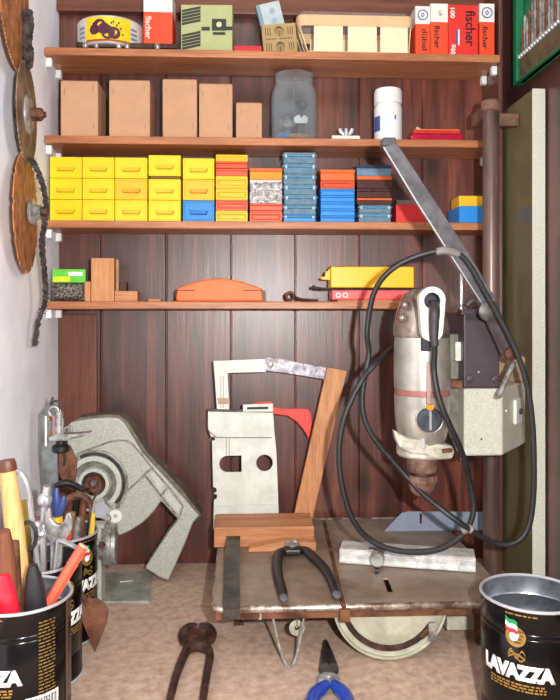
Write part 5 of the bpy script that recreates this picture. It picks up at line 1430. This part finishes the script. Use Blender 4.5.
# ------------------------------------------------------------ coffee cans
m_canin = two('dull tin inside', (108, 112, 122), (160, 164, 172), .32, .8, 20)
m_canbk = plain('black can lacquer', (11, 9, 10), .2, var=.1, spec=.28)
HC = .135; RC = .0493
def can(px, Y, txt, phi, empty=False, fine=None, bar=None, seam=None, emb=None):
    c = P(px, 600, Y)
    t = thing('coffee_can', txt, 'can', 'black coffee cans')
    M = Matrix.Translation((c.x, Y, .0003))
    bm = B(); r = RC
    pr = [(0, .002), (r - .001, .002), (r, .001), (r + .0008, .0), (r + .0008, .003), (r, .0045), (r, .030), (r - .0004, .031), (r, .032), (r, HC - .031), (r - .0005, HC - .030), (r, HC - .029), (r, HC - .026), (r - .0005, HC - .025), (r, HC - .024), (r, HC - .004)]
    lathe(bm, pr, 64, M, cap=False); 
    obj('can_body', bm, m_canbk, t, smooth=True)
    bm = B(); lathe(bm, [(r - .0006, HC - .003), (r - .0009, HC - .020), (r - .0018, HC - .022), (r - .0009, HC - .024), (r - .0009, HC - .040), (r - .0018, HC - .042), (r - .0009, HC - .044), (r - .0009, .03), (r - .0009, .004), (0, .0035)], 56, M, cap=False); obj('can_inside', bm, m_canin, t, smooth=True)
    bm = B(); tube(bm, [Vector((c.x + (r + .0002) * math.cos(2 * PI * i / 56), Y + (r + .0002) * math.sin(2 * PI * i / 56), HC - .0022)) for i in range(56)], .0016, 8, closed=True); obj('can_rim', bm, m_tin, t, smooth=True)
    bm = B(); tube(bm, [Vector((c.x + (r + .0004) * math.cos(2 * PI * i / 56), Y + (r + .0004) * math.sin(2 * PI * i / 56), .0024)) for i in range(56)], .0016, 8, closed=True); obj('can_foot', bm, m_tin, t, smooth=True)
    base = math.atan2(c.x, Y)     # facing the room's front: angle of the axis to the viewer
    C = (c.x, Y, .0003)
    def put(bm, ph, z, name, mat, rr=r + .0003, label=None, par=None):
        a = ph
        for v in bm.verts:
            q = a + v.co.x / rr; d = rr + v.co.z
            v.co = Vector((C[0] + d * math.sin(q), C[1] - d * math.cos(q), C[2] + z + v.co.y))
        return obj(name, bm, mat, par or t)
    face = -base
    # the word
    bm = text_bm('LAVAZZA', .0185, .0002, .0013, width=.074, space=.9)
    put(bm, face + phi, .073, 'lettering', m_paper)
    # gold small words band under it: illegible fine print
    def bars(w, rows, ph, z, h=.0016, gap=.0028, mat=m_gold, name='fine_print'):
        bm = B()
        for rr_ in range(rows):
            x = -w / 2
            while x < w / 2:
                l = random.uniform(.002, .007); l = min(l, w / 2 - x)
                if l > .0008:
                    n_ = max(1, int(l / .003))
                    for k in range(n_):
                        xa = x + l * k / n_; xb = x + l * (k + 1) / n_
                        q = [(xa, rr_ * -gap), (xb, rr_ * -gap), (xb, rr_ * -gap + h), (xa, rr_ * -gap + h)]
                        bm.faces.new([bm.verts.new((a_[0], a_[1], .0001)) for a_ in q])
                x += l + random.uniform(.0006, .0018)
        put(bm, ph, z, name, mat)
    bars(.056, 3, face + phi, .061)
    # gold oval scroll over the word
    for k in range(3):
        bm = B(); a = .35 + k * .1
        pts = [Vector((-.006 + .016 * u, .004 * math.sin(u * PI * (1 + k)) + k * .002 - .002, .0002)) for u in [i / 12 for i in range(13)]]
        for i in range(12):
            p, q = pts[i], pts[i + 1]; n_ = Vector((0, .0009, 0))
            bm.faces.new([bm.verts.new(v) for v in (p - n_, q - n_, q + n_, p + n_)])
        put(bm, face + phi - .02, .088, 'gold_scroll', m_gold)
    # emblem: cup badge with flag
    e = face + phi + (emb if emb is not None else 0)
    bm = disc(0, 0, .0098, 30, .0002); put(bm, e, .1065, 'badge_disc', m_gold)
    for k in range(4):
        bm = B(); w = .008 - k * .0009; vs = [bm.verts.new(v) for v in ((-.001, .0045 - k * .0035, .0004), (w, .0045 - k * .0035, .0004), (w, .0059 - k * .0035, .0004), (-.001, .0059 - k * .0035, .0004))]; bm.faces.new(vs); put(bm, e, .1065, 'badge_stripe', plain('brown badge print', (84, 56, 28), .4))
    bm = disc(-.0015, .000, .0042, 18, .0006); put(bm, e, .1065, 'badge_cup', m_paper)
    bm = disc(.0022, .002, .0016, 12, .0006); put(bm, e, .1065, 'badge_cup', m_paper)
    for k, mm in enumerate((m_green, m_paper, plain('red print', (206, 40, 46), .4))):
        bm = B()
        zz = .0205 - k * .0042
        pts = []
        for i in range(7):
            u = i / 6; pts.append((-.0095 + .0115 * u, zz - .0048 * u - .0012 * math.sin(u * 6)))
        for i in range(6):
            p, q = pts[i], pts[i + 1]
            bm.faces.new([bm.verts.new(v) for v in ((p[0], p[1] - .0042, .0008), (q[0], q[1] - .0042, .0008), (q[0], q[1], .0008), (p[0], p[1], .0008))])
        put(bm, e, .1045, 'flag_stripe', mm)
    bars(.03, 1, face + phi + .1, .1268, .0013)
    if fine:
        bars(.018, 24, face + fine[0], .120, .0013, .0033, mat=plain('dim gold print', (116, 88, 42), .45))
    if bar:
        bm = B()
        vs_ = []
        for i in range(10):
            x = -.017 + i * .0034; bm.faces.new([bm.verts.new(v) for v in ((x, -.02, .0001), (x + .0034, -.02, .0001), (x + .0034, 0, .0001), (x, 0, .0001))])
        put(bm, face + bar[0], bar[1], 'barcode_panel', m_paper)
        bm = B(); x = -.015
        while x < .015:
            w = random.choice((.0004, .0008, .0012)); bm.faces.new([bm.verts.new(v) for v in ((x, -.019, .0003), (x + w, -.019, .0003), (x + w, -.002, .0003), (x, -.002, .0003))]); x += w + random.choice((.0004, .0009))
        put(bm, face + bar[0], bar[1], 'barcode_lines', m_ink)
    if seam is not None:
        bm = B(); bm.faces.new([bm.verts.new(v) for v in ((-.003, 0, .0002), (.003, 0, .0002), (.003, HC - .008, .0002), (-.003, HC - .008, .0002))]); put(bm, face + seam, .004, 'side_seam', plain('brown seam', (96, 70, 56), .35, .3))
    return c
c1 = can(20, .733, 'front black coffee can at the lower left, nearest the camera, full of tools', D(-40), fine=(D(30),), bar=(D(25), .052), seam=D(62))
c2 = can(37.5, .836, 'middle of the three black coffee cans at the left, holding wrenches', D(40))
c3 = can(58, .938, 'rear black coffee can of the three at the left, before the grey saw', D(46))
c4 = can(531.5, .713, 'empty black coffee can at the lower right corner', D(-17), emb=D(0))

# ------------------------------------------------------------ tools in the cans
def inside(c, dx, dy, z=.008): return Vector((c.x + dx, c.y + dy, z))
def stick(t, a, b, rs, mat, name, n=14, flat=None, k=1, u0=0.0, u1=1.0):
    bm = B(); pts = [a.lerp(b, u0 + (u1 - u0) * i / 8) for i in range(9)]
    tube(bm, pts, rs, n, flat=flat); return obj(name, bm, mat, t, smooth=True)
# can 1
t = thing('file', 'file with long pale beech handle standing in the front left can', 'file')
top = P(7, 464, .745); bot = inside(c1, .012, .012)
stick(t, top, top.lerp(bot, .62), [.0075, .0092, .0098, .0098, .0094, .0088], m_beech, 'handle')
d_ = (bot - top).normalized()
stick(t, top - d_ * .004, top + d_ * .007, [.008, .0092, .0093], m_dwood, 'end_cap')
stick(t, top.lerp(bot, .62), bot, [.005, .004, .003], m_steel, 'tang')
t = thing('screwdriver', 'screwdriver with dark brown wooden bulb handle in the front left can', 'screwdriver')
top = P(4, 531, .70); bot = inside(c1, -.004, .004)
stick(t, top, top.lerp(bot, .5), [.006, .0085, .0098, .0095, .008, .0045], m_dwood, 'handle')
stick(t, top.lerp(bot, .5), bot, [.003, .003], m_steel, 'shaft')
t = thing('screwdriver', 'tool with bright red handle leaning left in the front left can', 'screwdriver')
top = P(3, 573, .700); bot = inside(c1, .012, -.01)
stick(t, top, top.lerp(bot, .45), [.0058, .009, .0095, .009, .007], plain('bright red plastic', (214, 32, 52), .3, coat=.3), 'handle')
stick(t, top.lerp(bot, .45), bot, [.003, .003], m_steel, 'shaft')
t = thing('screwdriver', 'tool with thick rounded black handle in the middle of the front left can', 'screwdriver')
top = P(33, 565, .705); bot = inside(c1, .022, .004)
stick(t, top, top.lerp(bot, .55), [.004, .0085, .0102, .0106, .0106, .0100, .009], plain('black grip rubber', (32, 31, 35), .5), 'handle')
stick(t, top.lerp(bot, .55), bot, [.003, .003], m_steel, 'shaft')
t = thing('carpenter_pencil', 'flat orange-red handle poking out to the right of the front left can', 'handle')
top = P(83, 546.5, .735); bot = inside(c1, .004, -.004, .03)
e = P(47, 606, .722); bot = top + (e - top) * 1.25; bot.z = max(bot.z, .02)
stick(t, top, bot, [.0056, .0056], plain('orange red lacquer', (224, 84, 56), .35), 'handle', n=6)
d_ = (bot - top).normalized()
stick(t, top - d_ * .0015, top + d_ * .001, [.005, .0054], plain('pale worn end', (226, 168, 132), .6), 'end_face', n=6)
t = thing('pry_hook', 'bent chrome hook rod behind the pale file handle in the front left can', 'hook')
bm = B(); tube(bm, smooth_pts([P(11, 477, .765), P(16, 472.5, .765), P(22, 474, .765), P(27, 484, .765), P(30, 500, .765), P(32, 518, .765), inside(c1, .028, .024)], 6), [.0026, .0028, .0028, .003, .003, .0028, .0024], 10); obj('hook_rod', bm, m_chrome, t, smooth=True)
t = thing('scissors', 'steel shears with ring grips standing in the front left can', 'scissors')
cc = P(28, 536, .755)
bm = B(); tube(bm, [cc + Vector((.0085 * math.cos(a), 0, .0145 * math.sin(a))) for a in [2 * PI * i / 24 for i in range(24)]], .0021, 8, closed=True); obj('finger_ring', bm, m_dsteel, t, smooth=True)
bm = B(); tube(bm, [cc + Vector((-.019 + .0075 * math.cos(a), .004, -.003 + .012 * math.sin(a))) for a in [2 * PI * i / 24 for i in range(24)]], .0021, 8, closed=True); obj('finger_ring', bm, m_dsteel, t, smooth=True)
bm = B(); tube(bm, [cc + Vector((-.002, 0, -.0145)), inside(c1, .006, .02)], [.0035, .003], 8, flat=(.5, 1)); obj('blade', bm, m_steel, t)
bm = B(); tube(bm, [cc + Vector((-.017, .004, -.0148)), inside(c1, .004, .024)], [.0035, .003], 8, flat=(.5, 1)); obj('blade', bm, m_steel, t)
t = thing('bone_folder', 'brown mottled stick handle between the file and black handle in the front left can', 'handle')
top = P(14, 541, .718); stick(t, top, inside(c1, .006, -.02), [.005, .0065, .006, .0045], m_rust, 'handle')
# can 2
def flatpx(l, Y, th, mat, name, par, bev=.0006, holes=()):
    bm = B(); poly(bm, pp(l, Y), Y, Y + th, holes=holes); return obj(name, bm, mat, par, bev=bev)
t = thing('adjustable_wrench', 'large grey spanner with open jaw pointing up in the middle left can', 'wrench')
flatpx([(44, 520), (45, 513), (49, 507), (50.5, 512), (51, 519), (55, 524), (60, 525), (64, 521), (66, 514), (70, 513), (72.5, 519), (71.5, 530), (66, 540), (62, 547), (61, 575), (60, 600), (50, 600), (50, 560), (50, 546), (46, 536)], .822, .007, m_steel, 'wrench_body', t, bev=.0015)
t = thing('pliers', 'chrome pliers with blue and yellow grips standing in the middle left can', 'pliers')
Yp2 = .846
bm = B(); tube(bm, smooth_pts([P(56, 488, Yp2), P(56, 500, Yp2), P(58, 514, Yp2)], 4), [.003, .0055, .0045], 10, flat=(1, .8)); obj('grip', bm, plain('navy grip', (44, 62, 116), .4), t, smooth=True)
bm = B(); tube(bm, smooth_pts([P(64, 496, Yp2), P(61, 506, Yp2), P(57, 518, Yp2)], 4), [.003, .0055, .0045], 10, flat=(1, .8)); obj('grip', bm, MATS['navy grip'], t, smooth=True)
bm = B(); tube(bm, [P(57, 517, Yp2 - .002), P(57.5, 523, Yp2 - .002)], .0062, 10); obj('yellow_ring', bm, m_yel2, t, smooth=True)
bm = B(); tube(bm, [P(58, 523, Yp2), inside(c2, .02, .01)], [.006, .004], 8, flat=(1, .6)); obj('jaws', bm, m_chrome, t)
t = thing('socket_wrench', 'shiny chrome ratchet head standing in the middle left can', 'wrench')
a = P(45, 500, .835); 
bm = B(); bmesh.ops.create_uvsphere(bm, u_segments=18, v_segments=12, radius=.0085); bmesh.ops.translate(bm, vec=a, verts=bm.verts); obj('ratchet_head', bm, m_chrome, t, smooth=True)
bm = B(); tube(bm, [a + Vector((.001, 0, .004)), a + Vector((.003, -.001, .016))], [.005, .0045], 10); obj('socket', bm, m_chrome, t, smooth=True)
bm = B(); tube(bm, [a, inside(c2, .0, .006)], [.0045, .0035], 10); obj('shank', bm, m_chrome, t, smooth=True)
for i, (x_, y_, dx, dy, r, mm, nm, lb) in enumerate([
    (38, 527, -.008, -.012, .003, m_chrome, 'spanner', 'thin chrome rod left of the big spanner in the middle left can'),
    (43, 536, .012, -.016, .0034, m_chrome, 'spanner', 'slanted chrome rod in front of the big spanner in the middle left can'),
    (37, 545, .004, -.022, .003, m_steel, 'spanner', 'short steel rod leaning at the left in the middle left can')]):
    t = thing(nm, lb, 'rod'); a = P(x_, y_, .825); stick(t, a, inside(c2, dx, dy), [r, r], mm, 'shank'); stick(t, a + Vector((0, 0, -.001)), a + Vector((-.001, 0, .006)), [r * 1.5, r * 1.9, r * 1.2], mm, 'head')
t = thing('screwdriver', 'dull red-brown handled screwdriver beside the ratchet in the middle left can', 'screwdriver')
a = P(40, 517, .85); b = inside(c2, .004, .016); stick(t, a, a.lerp(b, .5), [.005, .0068, .006], plain('dull red', (140, 58, 48), .4), 'handle'); stick(t, a.lerp(b, .5), b, [.0025, .0025], m_steel, 'shaft')
t = thing('screwdriver', 'yellow handled screwdriver behind the chrome hook, in the middle left can', 'screwdriver')
a = P(24, 500, .865); b = inside(c2, -.012, .018); stick(t, a, a.lerp(b, .5), [.003, .0055, .0055], plain('dull yellow', (178, 150, 52), .4), 'handle'); stick(t, a.lerp(b, .5), b, [.0025, .0025], m_steel, 'shaft')
t = thing('flat_spanner', 'curved grey flat bar lying over the rim of the middle left can', 'spanner')
bm = B(); tube(bm, smooth_pts([P(58, 540, .80), P(68, 543, .80), P(78, 549, .80), P(80, 552, .80)], 5), [.004, .0055, .005, .003], 10, flat=(.35, 1)); bm2 = bm
tube(bm, [P(58, 540, .80), inside(c2, .01, -.014)], [.004, .003], 8, flat=(.5, 1)); obj('spanner_body', bm, m_tin, t, smooth=True)
# can 3
t = thing('pincers', 'brown pincers with curved jaws standing in the rear left can', 'pincers')
Y3 = .935
bm = B(); tube(bm, smooth_pts([P(66, 505, Y3), P(70, 498, Y3), P(80, 496, Y3), P(88, 501, Y3), P(90, 508, Y3)], 5), [.0035, .005, .0055, .005, .0035], 10); obj('jaw', bm, m_rust, t, smooth=True)
for a, dx in ((70, -.012), (84, .014)):
    bm = B(); tube(bm, [P(a, 500, Y3), inside(c3, dx, .004)], [.0045, .0035], 10); obj('pincer_handle', bm, m_rust, t, smooth=True)
for (x_, y_, dx, dy, Yq_, hl, r, hm, lb) in [
    (73, 512, .004, -.008, .925, .35, .0048, m_gold, 'brass-coloured screwdriver in the middle of the rear left can'),
    (79, 517, .010, -.012, .918, .3, .0045, m_steel, 'steel punch standing in the rear left can'),
    (93.5, 513, .03, .0, .93, .4, .0038, plain('yellow handle', (206, 172, 60), .4), 'thin yellow handled tool at the right rim of the rear left can'),
    (64, 520, -.006, .004, .93, .4, .005, plain('olive handle', (98, 92, 60), .5), 'olive handled tool at the left of the rear left can'),
    (70, 531, .002, -.018, .91, .4, .0042, plain('red tip', (206, 62, 50), .4), 'small red tipped tool at the front of the rear left can')]:
    t = thing('screwdriver', lb, 'screwdriver'); a = P(x_, y_, Yq_); b = inside(c3, dx, dy)
    stick(t, a, a.lerp(b, hl), [r * .7, r, r * 1.1, r * .8], hm, 'handle'); stick(t, a.lerp(b, hl), b, [.002, .002], m_steel, 'shaft')
t = thing('hook_key', 'dark wire hook curling over the round bearing, in the rear left can', 'hook')
bm = B(); tube(bm, smooth_pts([P(90, 491, .96), P(94, 486, .96), P(98, 491, .96), P(93, 500, .96), P(90, 512, .955), P(88, 535, .95), inside(c3, .022, .012)], 6), .0018, 8); obj('hook_wire', bm, m_drust, t, smooth=True)
t = thing('rubber_strap', 'black rubber strap curling out of the rear left can', 'strap')
bm = B(); tube(bm, smooth_pts([P(56, 486, .95), P(66, 483, .95), P(78, 487, .955), P(82, 493, .955), P(78, 505, .95), inside(c3, .0, .02)], 6), [.006, .0068, .006, .005, .004, .004], 10, flat=(.7, 1)); obj('strap', bm, m_black, t, smooth=True)

# trowel blade
t = thing('trowel_blade', 'rusty brown leaf-shaped trowel blade leaning on the rear left can, point down', 'trowel')
lf = [(95, 652), (90, 640), (84, 626), (79, 612), (80, 602), (88, 598.5), (98, 599), (105, 604), (108.5, 612), (107, 623), (103, 633), (99, 643)]
bm = B()
Yl = .883
vs = []
for (a, b) in lf:
    u = (652 - b) / 54; v = P(a, b, Yl + .008 * u); vs.append((v.x, v.y, max(v.z, .0006)))
cen = P(94, 620, Yl - .0005 + .004); 
f1 = [bm.verts.new(v) for v in vs]; f2 = [bm.verts.new((v[0], v[1] + .002, v[2])) for v in vs]; m1 = bm.verts.new(cen); m2 = bm.verts.new(cen + Vector((0, .002, 0)))
for i in range(len(vs)):
    j = (i + 1) % len(vs); bm.faces.new((f1[i], f1[j], m1)); bm.faces.new((f2[j], f2[i], m2)); bm.faces.new((f1[j], f1[i], f2[i], f2[j]))
obj('blade', bm, two('rusty brown blade', (96, 56, 40), (132, 84, 62), .5, .35, 30), t, smooth=True)
bm = B(); tube(bm, [P(88, 606, Yl + .006), P(80, 590, Yl + .006)], [.003, .0025], 8); obj('tang', bm, m_rust, t, smooth=True)

# ------------------------------------------------------------ foreground tools
t = thing('end_cutters', 'rusty end-cutting pincers lying on the bench in the foreground', 'pincers')
zp = .0085
bm = B()
c = onz(197.5, 636, zp)
for s in (-1, 1):
    bm = B(); tube(bm, smooth_pts([c + Vector((s * .001, .015, .004)), c + Vector((s * .010, .013, .003)), c + Vector((s * .0155, .003, .001)), c + Vector((s * .0135, -.010, 0)), c + Vector((s * .008, -.019, 0))], 5), [.0058, .0085, .0088, .0085, .0075], 12, flat=(.95, 1)); obj('jaw', bm, m_drust, t, smooth=True)
bm = B(); tube(bm, [c + Vector((0, .0, .004)), c + Vector((0, -.02, .002))], [.012, .009], 12, flat=(.5, 1)); obj('jaw_plate', bm, m_rust, t, smooth=True)
bm = B(); lathe(bm, [(.010, 0), (.010, .006), (.006, .0075), (0, .0078)], 20, Matrix.Translation((c.x, c.y - .02, .009))); obj('rivet', bm, m_drust, t, smooth=True)
for l in ([(205, 645), (190, 648), (184, 656), (177, 674), (170, 700), (164, 730), (162, 760)], [(190, 645), (205, 648), (210, 655), (207, 674), (203, 700), (199, 730), (194, 760)]):
    bm = B(); tube(bm, smooth_pts(pz(l, .008), 5), [.006, .0058, .0055, .005, .0046, .0046, .005], 10, flat=(1.1, .9)); obj('handle', bm, m_drust, t, smooth=True)
t = thing('long_nose_pliers', 'long nosed pliers with blue grips lying at the bottom edge, nose pointing to the saw', 'pliers')
tip = onz(325.5, 641, .005); mid = onz(329, 670, .008); ne = onz(329, 682, .009)
for s in (-1, 1):
    bm = B(); tube(bm, [tip + Vector((s * .0008, 0, 0)), tip.lerp(mid, .5) + Vector((s * .003, 0, 0)), mid + Vector((s * .0045, 0, 0))], [.0018, .0052, .0078], 10, flat=(1, .9)); obj('nose', bm, m_dsteel, t, smooth=True)
bm = B(); lathe(bm, [(.0125, 0), (.0125, .010), (.010, .012), (0, .0125)], 24, Matrix.Translation((ne.x, ne.y + .004, .001))); obj('joint', bm, m_steel, t, smooth=True)
bm = B(); lathe(bm, [(.004, 0), (.004, .002), (0, .0025)], 16, Matrix.Translation((ne.x, ne.y + .004, .0138))); obj('rivet', bm, m_chrome, t, smooth=True)
m_bg = plain('blue grip plastic', (34, 66, 160), .3, coat=.3)
for l in ([(327, 684), (320, 690), (314, 697), (310, 712), (309, 735), (312, 760)], [(333, 684), (340, 690), (346, 697), (350, 712), (351, 735), (349, 760)]):
    bm = B(); tube(bm, smooth_pts(pz(l, .009), 5), [.005, .0075, .008, .0075, .007, .0065], 12, flat=(1, .95)); obj('grip', bm, m_bg, t, smooth=True)

# ------------------------------------------------------------ camera and light
cam = bpy.data.cameras.new('camera'); co = bpy.data.objects.new('camera', cam); COL.objects.link(co)
cam.sensor_fit = 'HORIZONTAL'; cam.sensor_width = 36; cam.lens = 36 * F / 560
cam.shift_y = (HOR - 350) / 560
cam.clip_start = .02
co.location = (0, 0, CZ)
co.rotation_euler = (PI / 2, 0, -YAW)
SC.camera = co

fl = bpy.data.lights.new('camera_flash', 'POINT'); fl.energy = 38; fl.shadow_soft_size = .009; fl.color = (1.0, .985, .96)
fo = bpy.data.objects.new('camera_flash', fl); COL.objects.link(fo); fo.location = (.075, -.02, CZ + .035)
al = bpy.data.lights.new('overhead_fill', 'AREA'); al.energy = 9; al.size = .7; al.color = (1, .93, .86)  # added soft fill from above for ambient level, no actual lamp there
ao = bpy.data.objects.new('overhead_fill', al); COL.objects.link(ao); ao.location = (.1, -.6, 1.9); ao.rotation_euler = (D(42), 0, 0)
wl = bpy.data.lights.new('right_fill', 'AREA'); wl.energy = 44; wl.size = .8; wl.color = (.93, .96, 1)  # added area fill from the right to lift the left wall, no real window
wo = bpy.data.objects.new('right_fill', wl); COL.objects.link(wo); wo.location = (1.3, -.5, .9); wo.rotation_euler = (Vector((-.3, .9, .5)) - wo.location).to_track_quat('-Z', 'Y').to_euler()
w = bpy.data.worlds.new('world'); SC.world = w; w.use_nodes = True
w.node_tree.nodes['Background'].inputs[0].default_value = (1, .96, .93, 1); w.node_tree.nodes['Background'].inputs[1].default_value = .34
SC.view_settings.view_transform = 'Standard'; SC.view_settings.look = 'None'; SC.view_settings.gamma = 1; SC.view_settings.use_curve_mapping = False
SC.view_settings.exposure = 0.12
finish()
for o in bpy.data.objects:
    if 'label' in o and len(o['label'].replace('-', ' ').split()) > 16: print('LONG', o['label'])
